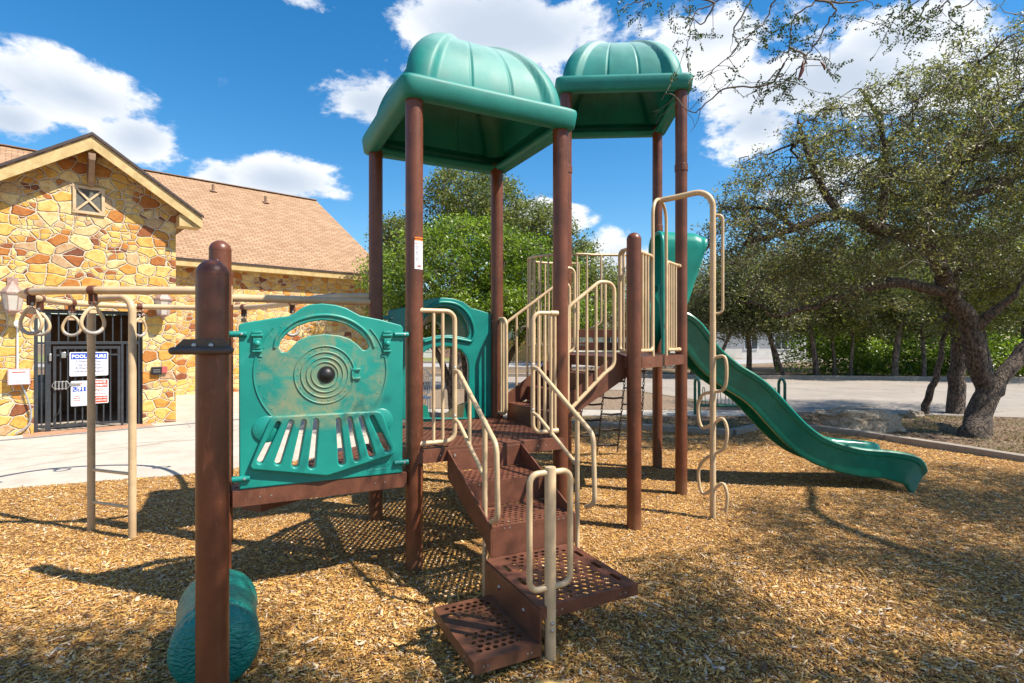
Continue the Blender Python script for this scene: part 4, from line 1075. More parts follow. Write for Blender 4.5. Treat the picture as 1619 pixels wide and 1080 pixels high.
# ---- green arched panel on the far edge of the first deck with its own short slide
def PB(px, py, v0=S+.03):
    r = (px-809.5)/FP; Ay, Ax = A0.y+V_.y*v0, A0.x+V_.x*v0
    u = (r*Ay-Ax)/(U.x-U.y*r); d = Ay+U.y*u; return (u, CAMZ-(py-540)/FP*d)
def z5(x, y): return PB(580+x/3.6, 460+y/3.6)
o2 = [(120, 112), (225, 92), (270, 75), (320, 55), (375, 42), (430, 38), (490, 44), (545, 62), (590, 98), (640, 110), (700, 130), (722, 142), (724, 400), (716, 712), (575, 728), (120, 732)]
crescent = [(352, 112), (400, 92), (450, 88), (500, 102), (545, 140), (572, 190), (580, 240), (570, 268), (540, 262), (470, 250), (400, 252), (330, 268), (300, 262), (300, 190), (318, 140)]
door = [(298, 722), (292, 420), (310, 360), (350, 328), (410, 315), (480, 318), (530, 335), (562, 370), (575, 420), (575, 722)]
p2o = plate('slide_panel', ccw([z5(*q) for q in o2]), [ccw([z5(*q) for q in crescent]), ccw([z5(*q) for q in door])], .045, frame(G(0, S+.03, 0), U, Z, -V_), M_GREEN, play, bev=.009, smooth=50, res=3)
tag(p2o, 'green arched panel at the mouth of the small slide')
mb = MB(); rimp = [(lambda c: G(c[0], S-.0, c[1]))(z5(*q)) for q in ((300, 215), (322, 128), (380, 75), (445, 66), (510, 80), (562, 122), (596, 185), (604, 245), (588, 285), (555, 282), (470, 268), (400, 270), (322, 290))]
mb.tube(catmull(rimp, 4), .016, 10); mb.build('rim', M_GREEN, p2o, smooth=60)
mb = MB(); cH = z5(445, 240); 
prof2 = []
for k in range(9):
    f = k/8; prof2.append((f*.42, .26-.10*f))
vs = []; 
for (dv, rr) in prof2:
    for k in range(17):
        a = math.pi*k/16; vs.append(G(cH[0]+rr*math.cos(a), S+.05+dv, 1.70-.10*dv+ (rr+.06)*math.sin(a)))
mb.add(vs, [(i*17+k, i*17+k+1, (i+1)*17+k+1, (i+1)*17+k) for i in range(8) for k in range(16)])
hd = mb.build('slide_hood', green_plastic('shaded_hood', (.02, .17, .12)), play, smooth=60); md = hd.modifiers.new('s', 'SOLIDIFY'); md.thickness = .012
for (x, y) in ((135, 155), (706, 172)):
    c = z5(x, y); q = MB(); cc = G(c[0], S-.0, c[1]); sg = -1 if x < 400 else 1; q.tube([cc, cc+U*sg*.10], .018, 12); cl = q.build('clamp', M_GREEN, p2o, smooth=50)
    q = MB(); q.lathe([(.009, 0), (.008, .004), (.004, .006)], cc-V_*.018, 10, axis=-V_); q.build('bolt', M_STEEL, cl)
cu_ = cH[0]; path2 = []
for k in range(22):
    f = k/21; zz = DZ+.20-.62*(1/(1+math.exp(-(f-.45)*7))) - .10*f; path2.append((G(cu_+.02, S+.05+1.9*f, zz), U))
def sec2(t):
    w = .23; L = [(w, -.26), (w+.03, -.05), (w+.02, 0), (w-.03, -.02), (w-.06, -.16), (0, -.20)]; return L+[(-a, b_) for a, b_ in L[-2::-1]]
s2 = sweep('small_slide', path2, sec2, M_SLIDE, play); tag(s2, 'short green slide behind the first deck')

# ---- overhead ring loop
TZ = 2.09
loop = [pF+Vector((.03, 0, 0)), Vector((-3.0, 4.50, 0)), Vector((-3.75, 4.50, 0)), Vector((-4.28, 4.78, 0)), Vector((-4.62, 5.30, 0)), Vector((-4.80, 5.95, 0)), Vector((-4.55, 6.52, 0)), Vector((-3.95, 6.76, 0)), Vector((-3.30, 6.72, 0)), Vector((-2.7, 6.3, 0)), Vector((-2.15, 5.6, 0)), Vector((-1.75, 5.2, 0)), pB]
lp = [p+Z*TZ for p in catmull(loop, 7)]
mb = MB(); mb.tube(lp, .033, 16); rl_ = mb.build('ring_loop', M_TAN, play, smooth=60); tag(rl_, 'tan overhead loop carrying the hand rings')
pipe('overhead_beam', [pF+Z*2.035, pB+Z*2.035], .033, seg=16)
mb = MB(); mb.box(pF+Vector((.055, -.03, 2.05)), (.03, .05, .16)); mb.build('bracket', M_TAN, play, bevel=.004)
u1, u2 = Vector((-3.70, 4.80, 0)), Vector((-3.22, 4.63, 0))
us = pipe('loop_support', [u1-Z*.08, u1+Z*2.045, u2+Z*2.045, u2-Z*.08], .03, .13, n=8, seg=16, lab='tan ladder frame holding up the ring loop')
for zz in (.545, .26): pipe('rung', [u1+Z*zz, u2+Z*zz], .0135, parent=us)
def nearest(px, dlo, dhi):
    best = min((p for p in range(len(lp)) if dlo < lp[p].y < dhi), key=lambda i: abs(809.5+lp[i].x/lp[i].y*FP-px)); return best
ring_specs = [(157, 4.3, 4.7, 62), (77, 4.6, 5.0, 8), (66, 5.05, 5.7, 12), (118, 5.9, 6.7, 20), (228, 6.5, 6.9, 74), (388, 6.4, 6.9, 50), (462, 5.4, 6.5, 40), (300, 4.3, 4.7, 30)][:7]
for (px, a_, b2_, yaw) in ring_specs:
    i = nearest(px, a_, b2_); p = lp[i]; tg = (lp[min(i+1, len(lp)-1)]-lp[i-1]).normalized(); sd_ = tg.cross(Z)
    q = MB(); q.tube([p-tg*.028, p+tg*.028], .040, 14)
    for s_ in (-1, 1): q.box(p+sd_*.0+tg*s_*.018-Z*.065, (.008, .05, .10), tg, sd_, Z)
    hg = q.build('ring_hanger', M_BROWN, rl_, smooth=40, bevel=.003)
    q = MB(); q.lathe([(.012, -.03), (.012, .03)], p-Z*.10, 10, axis=tg)
    c = p-Z*.125; 
    for j in range(2): q.tube([c-Z*(.018*j*1.3)+Vector((0, 0, 1))*.014*math.cos(R(t))+(tg if j else sd_)*.009*math.sin(R(t)) for t in range(0, 360, 45)], .0045, 6, closed=True)
    q.build('shackle', M_STEEL, hg, smooth=60)
    e = Vector((math.cos(R(yaw)), math.sin(R(yaw)), 0)); c = p-Z*.27; rr = .083
    pts = [c+e*rr*math.sin(R(t))*(1.0)+Z*(rr*math.cos(R(t))+(.045*max(0, math.cos(R(t)))**3)) for t in range(0, 360, 15)]
    q = MB(); q.tube(pts, .0145, 10, closed=True); q.box(c+Z*(rr+.022), (.055, .016, .045), e, Z.cross(e), Z)
    rg = q.build('hand_ring', M_TAN, hg, smooth=60)
    q = MB(); q.tube([c+e*rr*math.sin(R(t))+Z*rr*math.cos(R(t)) for t in range(125, 236, 11)], .0165, 10); q.build('grip', painted('worn_grip', (.34, .31, .28), .4, .15, 20) if px == 157 else bpy.data.materials['worn_grip'], rg, smooth=60)

# ---- log roller with its grips
ax = (pE-pP).normalized(); side = Z.cross(ax)
m, t, b, co, o_ = mat('bark_textured_green_plastic')
n = t.noise(co, 7, 5, .6); v = t.add('ShaderNodeTexVoronoi', Vector=t.vmath('MULTIPLY', t.vmath('ADD', co, t.vmath('SCALE', t.add('ShaderNodeTexNoise', Vector=co, Scale=14.0).outputs[1], .05)), (1, 1, 1.9)), Scale=48.0, _feature='SMOOTH_F1')
scf = t.smooth(t.noise(co, 5, 8, .8), .5, .7)
t.put(b.inputs['Base Color'], t.mix(t.math('MULTIPLY', scf, .35), (.003, .19, .155), (.06, .30, .23))); b.inputs['Roughness'].default_value = .42
bump(t, b, t.math('ADD', v.outputs[0], t.math('MULTIPLY', n, .4)), .8, .012); M_LOG = m
cA = pP+ax*.30; cA.z = .212; L = .58
mb = MB(); nl = 40; 
def lr(f): return .197*(1-.05*math.sin(f*math.pi))
prof = [(.05, -.035), (.12, -.03), (.165, -.012), (.188, .012), (.197, .04), (.196, .06), (.186, .075), (.193, .09)]+[(lr(k/10)*1.0, .1+(L-.2)*k/10) for k in range(11)]+[(.193, L-.06), (.18, L-.02), (.14, L), (.05, L+.01)]
mb.lathe(prof, cA, 48, axis=ax); lo = mb.build('log_roller', M_LOG, play, smooth=50); tag(lo, 'green bark-textured rolling log')
mb = MB(); mb.tube([pP+Z*.212, pE+Z*.212], .02, 10); mb.build('axle', M_DARKMETAL, lo, smooth=50)
# hand grip bracket on the nearest post
mb = MB(); zc_ = 1.652
f_ = Vector((0, -1, 0)); bx_ = Vector((1, 0, 0))
for s_ in (0,):
    P = [(-.082, .028), (.082, .028), (.125, -.012), (.125, -.02), (-.125, -.02), (-.125, -.012)]
    mb.prism([(a, b_) for a, b_ in P][::-1], bx_, Z, f_, pP+Vector((0, -PR-.001, zc_)), .006)
br = mb.build('bracket', M_DARKMETAL, play, smooth=30, bevel=.002); tag(br, 'dark metal hand grip plate on the nearest post')
mb = MB(); yb_ = -PR-.03
mb.tube(fillet([pP+Vector((-.10, -PR-.0, zc_-.02)), pP+Vector((-.125, yb_, zc_-.02)), pP+Vector((.125, yb_, zc_-.02)), pP+Vector((.10, -PR, zc_-.02))], .02), .0155, 12); mb.build('grip_bar', M_DARKMETAL, br, smooth=60)
mb = MB()
for x in (-.035, .035): mb.lathe([(.010, 0), (.0095, .006), (.005, .009)], pP+Vector((x, -PR-.007, zc_+.002)), 12, axis=f_)
mb.build('bolt', M_STEEL, br)
# thin tan pipe clamped to post E
tp = pE+Vector((.035, -.072, 0)); mb = MB(); mb.tube([tp+Z*.60, tp+Z*1.43], .009, 10); tpo = mb.build('thin_pipe', M_TAN, play, smooth=60)
q = MB()
for zz in (1.42, .62): q.lathe([(.019, -.0), (.019, .006), (.009, .008), (.009, .012)], tp+Z*zz+Vector((.012, -.006, 0)), 14, axis=(0.2, -1, 0))
q.build('clamp', M_STEEL, tpo)
# ================================================================= CLUBHOUSE
Q0 = Vector((-8.38, 9.94, 0)); BA = math.atan2(.669, .743)
EX = Vector((math.cos(BA), math.sin(BA), 0)); EY = Vector((-EX.y, EX.x, 0))
def BL(s, y, z=0): return Q0+EX*s+EY*y+Z*z
def bpx(px, y=0): # s coordinate of an image column on the plane local-y = y
    r = (px-809.5)/FP; P = Q0+EY*y; return (r*P.y-P.x)/(EX.x-EX.y*r)
club = thing('clubhouse', tuple(Q0), BA, 'tan rubble stone clubhouse with brown shingle roofs and a front gable', 'building')
def roofp(name, c, parent, th=.05, m=M_SHINGLE):
    """c: 4 local corners (eave0, eave1, ridge1, ridge0)"""
    W = [BL(*p) for p in c]; nn = (W[1]-W[0]).cross(W[3]-W[0]).normalized()
    if nn.z < 0: nn = -nn
    vs = W+[p-nn*th for p in W]
    me = bpy.data.meshes.new(name); me.from_pydata([tuple(p) for p in vs], [], [(0, 1, 2, 3), (7, 6, 5, 4), (0, 4, 5, 1), (1, 5, 6, 2), (2, 6, 7, 3), (3, 7, 4, 0)])
    uv = me.uv_layers.new(name='UVMap'); e0 = (W[1]-W[0]).normalized(); e1 = nn.cross(e0)
    for l in me.loops:
        p = me.vertices[l.vertex_index].co-W[0]; uv.data[l.index].uv = (p.dot(e0), p.dot(e1))
    return link_mesh(name, me, m, parent)
AP = 5.50; SL = .69; AS = .555
def zr(s): return AP-SL*abs(s-AS)
WL, WR = -.86, 1.955
fr = frame(BL(0, .15, 0), EX, Z, -EY)
ol = [(WL, -.1), (-.25, -.1), (-.25, 2.26), (1.385, 2.26), (1.385, -.1), (WR, -.1), (WR, zr(WR)-.09), (AS, AP-.09), (WL, zr(WL)-.09)]
plate('wall', ccw(ol), [], .30, fr, M_STONE, club, smooth=20)
def wallbox(s0, s1, y0, y1, z0, z1, m=M_STONE, name='wall', bevel=0):
    mb = MB(); mb.box(BL((s0+s1)/2, (y0+y1)/2, (z0+z1)/2), (s1-s0, y1-y0, z1-z0), EX, EY, Z); return mb.build(name, m, club, smooth=None, bevel=bevel)
wallbox(WR-.30, WR-.002, .302, 6.45, -.1, zr(WR)-.09); wallbox(WL+.002, WL+.30, .302, 6.45, -.1, zr(WR)-.09)
wallbox(-9, WL, 6.452, 6.75, -.1, 4.2); wallbox(WR, 10.05, 6.452, 6.75, -.1, 4.2)
o = wallbox(-.02, WR-.31, 3.2, 3.4, -.1, 2.3, M_BRWOOD); o = wallbox(WL+.31, WR-.31, .31, 6.4, 2.45, 2.52, M_BRWOOD, 'ceiling')
# gable end wall of the main block
plate('wall', ccw([(6.46, -.1), (20.4, -.1), (20.4, 4.2), (13.44, 8.4), (6.46, 4.2)]), [], .3, frame(BL(9.9, 0, 0), EY, Z, EX), M_STONE, club, smooth=20)
RM = (8.6-4.2)/7.39
roofp('roof', [(-14, 6.05, 4.2), (10.4, 6.05, 4.2), (10.4, 13.44, 8.6), (-14, 13.44, 8.6)], club)
roofp('roof', [(10.4, 20.83, 4.2), (-14, 20.83, 4.2), (-14, 13.44, 8.6), (10.4, 13.44, 8.6)], club)
YF = -.40; ER, EL = 2.36, 2*AS-2.36
r1 = roofp('roof', [(ER, 7.5, zr(ER)), (ER, YF, zr(ER)), (AS, YF, AP), (AS, 7.5, AP)], club)
roofp('roof', [(EL, YF, zr(EL)), (EL, 7.5, zr(EL)), (AS, 7.5, AP), (AS, YF, AP)], club)
# rake boards
for sg, e_s in ((1, ER), (-1, EL)):
    z0, z1 = AP, zr(e_s); q = MB(); c = [(AS, z0-.052), (e_s, z1-.052), (e_s, z1-.052-.21), (AS, z0-.052-.235)]
    q.prism(c if sg < 0 else c[::-1], EX, Z, -EY, BL(0, YF+.045, 0), .035); q.build('fascia', M_WOODTRIM, club, smooth=None, bevel=.003)
    q = MB(); c = [(AS, z0+.012), (e_s+sg*.02, z1-.002), (e_s+sg*.02, z1-.052), (AS, z0-.045)]
    q.prism(c if sg < 0 else c[::-1], EX, Z, -EY, BL(0, YF+.0, 0), .025); q.build('drip_edge', M_DRIP, club, smooth=None)
    # soffit lookout block at the eave
    q = MB(); q.prism(ccw([(e_s-sg*.02, z1-.25), (WR if sg > 0 else WL, z1-.25), (WR if sg > 0 else WL, zr(WR)-.30), (e_s-sg*.02, z1-.08)]), EX, Z, -EY, BL(0, 0, 0), .34)
    q.build('eave_return', M_WOODTRIM, club, smooth=None, bevel=.003)
# king post under the peak
q = MB(); q.box(BL(AS, -.20, AP-.42), (.11, .34, .11), EX, EY, Z); q.box(BL(AS, -.055, AP-.60), (.10, .10, .46), EX, EY, Z)
q.prism([(-.02, -.02), (.30, .46), (.30, .36), (.05, -.08)], -EY, Z, EX, BL(AS-.045, -.08, AP-.85), .09); q.build('bracket', M_BRWOOD, club, smooth=None, bevel=.004)
q = MB(); q.box(BL(1.2, 6.08, 4.08), (18.4, .035, .20), EX, EY, Z); q.build('fascia', M_WOODTRIM, club, smooth=None)
q = MB(); q.box(BL(1.2, 6.045, 4.195), (18.4, .03, .06), EX, EY, Z); q.build('drip_edge', M_DRIP, club, smooth=None)
q = MB(); q.box(BL(1.2, 6.28, 3.995), (18.3, .40, .02), EX, EY, Z); q.build('soffit', M_WOODTRIM, club, smooth=None)
# roof pipes: where the image rays meet the main roof
for px, py in ((337, 303), (420, 321)):
    d0 = Vector(((px-809.5)/FP, 1, (540-py)/FP)); best = None
    for k in range(4000):
        d = 14+k*.004; P = Vector((0, 0, CAMZ))+d0*d; L = P-Q0; y = L.dot(EY); 
        if P.z <= 4.2+(y-6.05)*RM: best = (L.dot(EX), y, P.z); break
    if best:
        q = MB(); q.lathe([(.16, -.02), (.10, .03), (.06, .04)], BL(*best), 14); q.lathe([(.055, -.1), (.055, .30)], BL(*best), 14); q.build('vent_pipe', M_BRWOOD, club, smooth=40)
# ridge caps
q = MB(); q.beam(BL(-14, 13.44, 8.62), BL(10.4, 13.44, 8.62), .25, .03); q.build('ridge_cap', M_BRWOOD, club)
# gable vent
vs_ = bpx(140.5); vz0, vz1, vw = 4.09, 4.56, .215
q = MB(); 
for (c, s_) in (((0, vz1), (vw*2+.06, .05)), ((0, vz0), (vw*2+.06, .05)), ((-vw, (vz0+vz1)/2), (.05, vz1-vz0)), ((vw, (vz0+vz1)/2), (.05, vz1-vz0))): q.box(BL(vs_+c[0], -.012, c[1]), (s_[0], .05, s_[1]), EX, EY, Z)
vf = q.build('gable_vent', M_TAN, club, smooth=None, bevel=.003)
q = MB(); q.beam(BL(vs_-vw, -.022, vz0), BL(vs_+vw, -.022, vz1), .02, .035); q.beam(BL(vs_-vw, -.026, vz1), BL(vs_+vw, -.026, vz0), .02, .035); q.build('cross_bar', M_TAN, vf, smooth=None)
q = MB(); q.box(BL(vs_, -.004, (vz0+vz1)/2), (vw*2-.02, .012, vz1-vz0-.02), EX, EY, Z); q.build('screen', M_SCREEN, vf, smooth=None)
# trench drain and paving edge along the wall
q = MB(); q.box(BL(1.5, -.52, .021), (9, .10, .006), EX, EY, Z); tag(q.build('drain', M_DRAIN, None, smooth=None), kind='structure')
q = MB(); q.box(BL(.565, -.10, .020), (1.9, .55, .012), EX, EY, Z); tag(q.build('door_pad', painted('red_paver', (.42, .22, .13), .8, .2, 9), None, smooth=None), kind='structure')

# ---- iron gate
gate = thing('pool_gate', tuple(BL(.5, .10, .03)), BA, 'black iron pool gate with vertical bars in the stone doorway', 'gate')
def bars(parent, name, lst, r=.011, m=M_BLACKMETAL):
    for (s, z0, z1) in lst:
        q = MB(); q.box(BL(s, .10, (z0+z1)/2), (r*2, r*2, z1-z0), EX, EY, Z); q.build(name, m, parent, smooth=None)
def fr_box(parent, name, lst):
    q = MB()
    for (s0, s1, z0, z1, dp) in lst: q.box(BL((s0+s1)/2, .10-dp, (z0+z1)/2), (s1-s0, .045, z1-z0), EX, EY, Z)
    return q.build(name, M_BLACKMETAL, parent, smooth=None, bevel=.002)
fr_box(gate, 'gate_frame', [(-.245, -.19, .03, 2.25, 0), (-.09, -.01, .03, 2.24, .003), (1.32, 1.38, .03, 2.25, 0), (-.19, 1.32, 2.19, 2.24, .006), (-.09, 1.32, 1.62, 1.67, .006), (-.19, -.09, .10, .14, .002), (-.19, -.09, 1.62, 1.66, .002), (1.04, 1.08, .03, 1.62, .004)])
bars(gate, 'bar', [(-.14, .1, 2.2)]+[(.10+.135*k, 1.67, 2.2) for k in range(9)]+[(1.14+.09*k, .06, 1.62) for k in range(2)])
leaf = fr_box(gate, 'gate_leaf', [(.02, .065, .08, 1.58, .002), (.985, 1.03, .08, 1.58, .002), (.065, .985, 1.53, 1.58, .004), (.065, .985, .08, .125, .004), (.065, .985, 1.40, 1.43, .004)])
bars(leaf, 'bar', [(.125+.107*k, .12, 1.54) for k in range(8)])
q = MB(); q.box(BL(.17, .06, 1.42), (.07, .05, .11), EX, EY, Z); q.box(BL(-.02, .055, 1.38), (.04, .05, .14), EX, EY, Z); q.build('gate_closer', M_STEEL, gate, bevel=.01)
q = MB()
for s_ in (.05, .10, .15, .20): q.box(BL(s_, .045, .86), (.024, .03, .16), EX, EY, Z)
q.tube([BL(.04, .04, .80), BL(.0, .03, .86), BL(.04, .04, .93), BL(.22, .04, .93), BL(.26, .03, .86), BL(.22, .04, .80), BL(.04, .04, .80)], .008, 6)
q.box(BL(.33, .06, .87), (.16, .03, .05), EX, EY, Z); q.build('lock', M_STEEL, gate, bevel=.004)
q = MB(); q.tube([BL(.04, .06, .28), BL(.10, .05, .36), BL(.12, .06, .50)], .008, 6); q.build('latch', M_BLACKMETAL, gate)

def sign(name, s0, s1, z0, z1, label, base_m, cat='sign', yy=.062):
    t_ = thing(name, tuple(BL((s0+s1)/2, yy, z0)), BA, label, cat); 
    fr = frame(BL((s0+s1)/2, yy, (z0+z1)/2), EX, Z, -EY); hw, hh = (s1-s0)/2, (z1-z0)/2
    def rr(a, b_, r): return [(cx+r*math.cos(R(t)), cy+r*math.sin(R(t))) for cx, cy, t0 in ((a-r, b_-r, 0), (-a+r, b_-r, 90), (-a+r, -b_+r, 180), (a-r, -b_+r, 270)) for t in range(t0, t0+91, 30)]
    plate('board', rr(hw, hh, .02), [], .006, fr, base_m, t_)
    return t_, fr, hw, hh, rr
def strip_(t_, fr, x0, x1, y0, y1, m, zoff=.0042, name='color_panel'):
    plate(name, [(x0, y0), (x1, y0), (x1, y1), (x0, y1)], [], .001, fr @ Matrix.Translation((0, 0, zoff)), m, t_)
TX = lambda fr, x, y, z=.0052: fr @ Matrix.Translation((x, y, z))
s0, s1 = bpx(110, .06), bpx(171, .06)
t_, fr, hw, hh, rr = sign('pool_hours_sign', s0, s1, 1.02, 1.47, 'white and blue pool hours sign on the iron gate', M_WHITE)
o_ = rr(hw-.015, hh-.015, .014); i_ = rr(hw-.02, hh-.02, .012); plate('border', o_, [i_], .001, TX(fr, 0, 0, .0042), M_BLUE, t_)
strip_(t_, fr, -hw+.022, hw-.022, hh-.135, hh-.022, M_BLUE)
text('lettering', 'POOL HOURS', .088, TX(fr, 0, hh-.082), M_WHITE, t_, bold=.003, sx=.94)
for i, l in enumerate(('5:00am - 8:00am', 'Lap Swim Only', '8:00am - 9:00pm', 'General Admission')): text('lettering', l, .062, TX(fr, 0, hh-.175-.062*i), M_INK, t_, sx=.95, bold=.0008)
s0, s1 = bpx(112, .06), bpx(141.5, .06)
t_, fr, hw, hh, rr = sign('emergency_sign', s0, s1, .46, .93, 'white emergency telephone sign below the pool hours sign', M_WHITE)
plate('border', rr(hw-.01, hh-.01, .014), [rr(hw-.014, hh-.014, .012)], .001, TX(fr, 0, 0, .0042), M_BLUE, t_)
for i, l in enumerate(('IN CASE OF', 'EMERGENCY CALL')): text('lettering', l, .030, TX(fr, 0, hh-.045-.036*i), M_RED, t_, bold=.0006, sx=.9)
strip_(t_, fr, -hw+.025, -hw+.085, .035, .125, M_BLUE); strip_(t_, fr, -hw+.095, hw-.02, .035, .125, M_BLUE)
text('lettering', '911', .10, TX(fr, .04, .080), M_WHITE, t_, bold=.003)
q = MB(); q.tube([fr @ Vector((-hw+.045, .105, .006)), fr @ Vector((-hw+.038, .080, .006)), fr @ Vector((-hw+.052, .058, .006)), fr @ Vector((-hw+.07, .054, .006))], [.009, .005, .005, .009], 8); q.build('telephone_symbol', M_WHITE, t_)
for i, l in enumerate(('FIRE', 'RESCUE', 'POLICE')): text('lettering', l, .034, TX(fr, -.05, -.05-.040*i), M_RED, t_, bold=.0008, sx=.9)
s0, s1 = bpx(142.5, .06), bpx(171.5, .06)
t_, fr, hw, hh, rr = sign('private_property_sign', s0, s1, .49, .95, 'red and white private property no trespassing sign on the gate', M_WHITE)
strip_(t_, fr, -hw+.014, hw-.014, .075, hh-.014, M_RED); strip_(t_, fr, -hw+.014, hw-.014, -hh+.014, -.09, M_RED)
text('lettering', 'PRIVATE', .060, TX(fr, 0, .175), M_WHITE, t_, bold=.0018, sx=.9); text('lettering', 'PROPERTY', .056, TX(fr, 0, .112), M_WHITE, t_, bold=.0018, sx=.85)
text('lettering', 'NO', .075, TX(fr, 0, .025), M_RED, t_, bold=.001); text('lettering', 'TRESPASSING', .038, TX(fr, 0, -.045), M_RED, t_, sx=.95)
text('lettering', 'VIOLATORS WILL', .034, TX(fr, 0, -.125), M_WHITE, t_, bold=.001, sx=.9); text('lettering', 'BE PROSECUTED', .034, TX(fr, 0, -.175), M_WHITE, t_, bold=.001, sx=.9)

# ---- wall lanterns
def lantern(s, label):
    t_ = thing('wall_lantern', tuple(BL(s, 0, 2.15)), BA, label, 'wall lamp', 'lanterns on the clubhouse wall')
    c = lambda z, y=-.20: BL(s, y, z)
    q = MB(); q.box(BL(s, -.012, 2.66), (.15, .025, .26), EX, EY, Z); q.tube(fillet([BL(s, -.02, 2.62), BL(s, -.10, 2.80), BL(s, -.20, 2.80), BL(s, -.20, 2.68)], .06), .014, 8); q.build('wall_arm', M_LANT, t_, smooth=40, bevel=.004)
    q = MB(); q.lathe([(.165, 2.49), (.165, 2.52), (.15, 2.545), (.10, 2.61), (.045, 2.66), (.02, 2.70), (.012, 2.73)], c(0)-Z*0, 6); q.build('lantern_cap', M_LANT, t_, smooth=25)
    q = MB(); q.lathe([(.105, 2.21), (.145, 2.488)], c(0), 6); q.build('glass', M_GLASS, t_, smooth=25)
    q = MB(); q.lathe([(.115, 2.195), (.115, 2.215)], c(0), 6); q.lathe([(.0, 2.09), (.02, 2.11), (.012, 2.13), (.03, 2.15), (.10, 2.197)], c(0), 6)
    e1 = Vector((0, 0, 1)).orthogonal().normalized(); e2 = Z.cross(e1)
    for k in range(6):
        a = 2*math.pi*k/6; d_ = e1*math.cos(a)+e2*math.sin(a); q.tube([c(2.21)+d_*.108, c(2.49)+d_*.149], .007, 6)
    q.build('cage', M_LANT, t_, smooth=30)
    q = MB(); q.tube([c(2.215), c(2.36)], .022, 8); q.build('bulb', M_WHITE, t_, smooth=40)
lantern(bpx(20, -.2), 'bronze wall lantern left of the iron gate at the picture edge')
lantern(bpx(258, -.2), 'bronze wall lantern right of the iron gate behind the overhead loop')
# ---- call box
sb = bpx(30, -.06)
t_ = thing('call_box', tuple(BL(sb, 0, .9)), BA, 'small white metal call box with conduit on the stone wall left of the gate', 'call box')
q = MB(); q.box(BL(sb, -.07, 1.05), (.30, .14, .28), EX, EY, Z); q.build('box', painted('call_box_paint', (.55, .34, .34), .5, .1, 9), t_, smooth=None, bevel=.008)
q = MB(); q.box(BL(sb, -.143, 1.045), (.26, .006, .24), EX, EY, Z); q.build('face_plate', M_WHITE, t_, smooth=None)
for i in range(3):
    q = MB(); q.box(BL(sb, -.1475, 1.0-.028*i), (.10, .002, .008), EX, EY, Z); q.build('lettering', M_INK, t_, smooth=None)
q = MB(); q.box(BL(sb, -.1475, 1.135), (.18, .002, .02), EX, EY, Z); q.build('color_panel', M_RED, t_, smooth=None)
q = MB(); q.tube([BL(sb-.02, -.03, 1.19), BL(sb-.02, -.03, 1.95)], .013, 8); q.build('conduit', M_WHITE, t_, smooth=40)
q = MB(); q.tube([BL(sb-.01, -.05, 1.96), BL(sb-.01, -.14, 1.99)], .055, 12); q.build('light_head', M_WHITE, t_, smooth=40)
q = MB(); q.tube(catmull([BL(sb+.03, -.05, .92), BL(sb+.10, -.06, .7), BL(sb+.16, -.06, .40), BL(sb+.12, -.06, .18), BL(sb-.05, -.06, .06)], 5), .014, 8); q.build('flexible_conduit', painted('grey_conduit', (.3, .31, .33), .5, .1, 9), t_, smooth=40)
sb = bpx(252, -.03)
t_ = thing('card_reader', tuple(BL(sb, 0, 1.0)), BA, 'dark card reader box with red corner on the stone wall right of the gate', 'card reader')
q = MB(); q.box(BL(sb-.05, -.03, 1.08), (.17, .06, .16), EX, EY, Z); q.build('box', M_BLACK, t_, smooth=None, bevel=.006)
q = MB(); q.box(BL(sb+.085, -.028, 1.10), (.095, .055, .13), EX, EY, Z); q.build('keypad', painted('reader_red', (.42, .09, .08), .5, .1, 9), t_, smooth=None, bevel=.004)
for i in range(2):
    q = MB(); q.box(BL(sb-.05, -.0615, 1.10-.04*i), (.12, .002, .02), EX, EY, Z); q.build('window', painted('reader_window_%s' % ('upper' if i else 'lower'), (.16, .15, .15), .3, .1, 9), t_, smooth=None)
# ================================================================= TREES
def tubes_np(lines, sides=4):
    Vs, Fs, off = [], [], 0
    ang = np.arange(sides)*2*np.pi/sides
    for P, r in lines:
        P = np.asarray(P, float); r = np.asarray(r, float); n = len(P)
        tg = np.gradient(P, axis=0); tg /= (np.linalg.norm(tg, axis=1)[:, None]+1e-9)
        ref = np.array([.31, .22, .92]) if abs(tg[0, 2]) < .9 else np.array([1., .1, 0])
        a = np.cross(tg, ref); a /= (np.linalg.norm(a, axis=1)[:, None]+1e-9); b = np.cross(tg, a)
        V = P[:, None]+(a[:, None]*np.cos(ang)[None, :, None]+b[:, None]*np.sin(ang)[None, :, None])*r[:, None, None]
        idx = np.arange(n-1)[:, None]*sides; k = np.arange(sides)[None]; k2 = (k+1) % sides
        F = np.stack([idx+k, idx+k2, idx+sides+k2, idx+sides+k], -1).reshape(-1, 4)
        Vs.append(V.reshape(-1, 3)); Fs.append(F+off); off += n*sides
    return np.concatenate(Vs), np.concatenate(Fs)
def leaves_np(C, size, width, r, up=.35, fold=True):
    n = len(C)
    nrm = r.normal(0, 1, (n, 3)); nrm[:, 2] = np.abs(nrm[:, 2])+up; nrm /= np.linalg.norm(nrm, axis=1)[:, None]
    a = r.normal(0, 1, (n, 3)); a[:, 2] -= .25; a -= nrm*(a*nrm).sum(1)[:, None]; a /= np.linalg.norm(a, axis=1)[:, None]; b = np.cross(nrm, a)
    L = (size*r.uniform(.6, 1.35, n))[:, None]; W = (width*r.uniform(.7, 1.2, n))[:, None]
    V = np.stack([C-a*L*.5, C-b*W*.5+nrm*W*.12, C+a*L*.5, C+b*W*.5+nrm*W*.12], 1)
    return V.reshape(-1, 3), np.arange(n*4).reshape(-1, 4)
def jitter_line(P, r, amp, sub=4):
    P = [Vector(p) for p in P]; Q = catmull(P, sub); A = np.array([tuple(q) for q in Q])
    A[1:-1] += r.normal(0, amp, (len(A)-2, 3)); return A
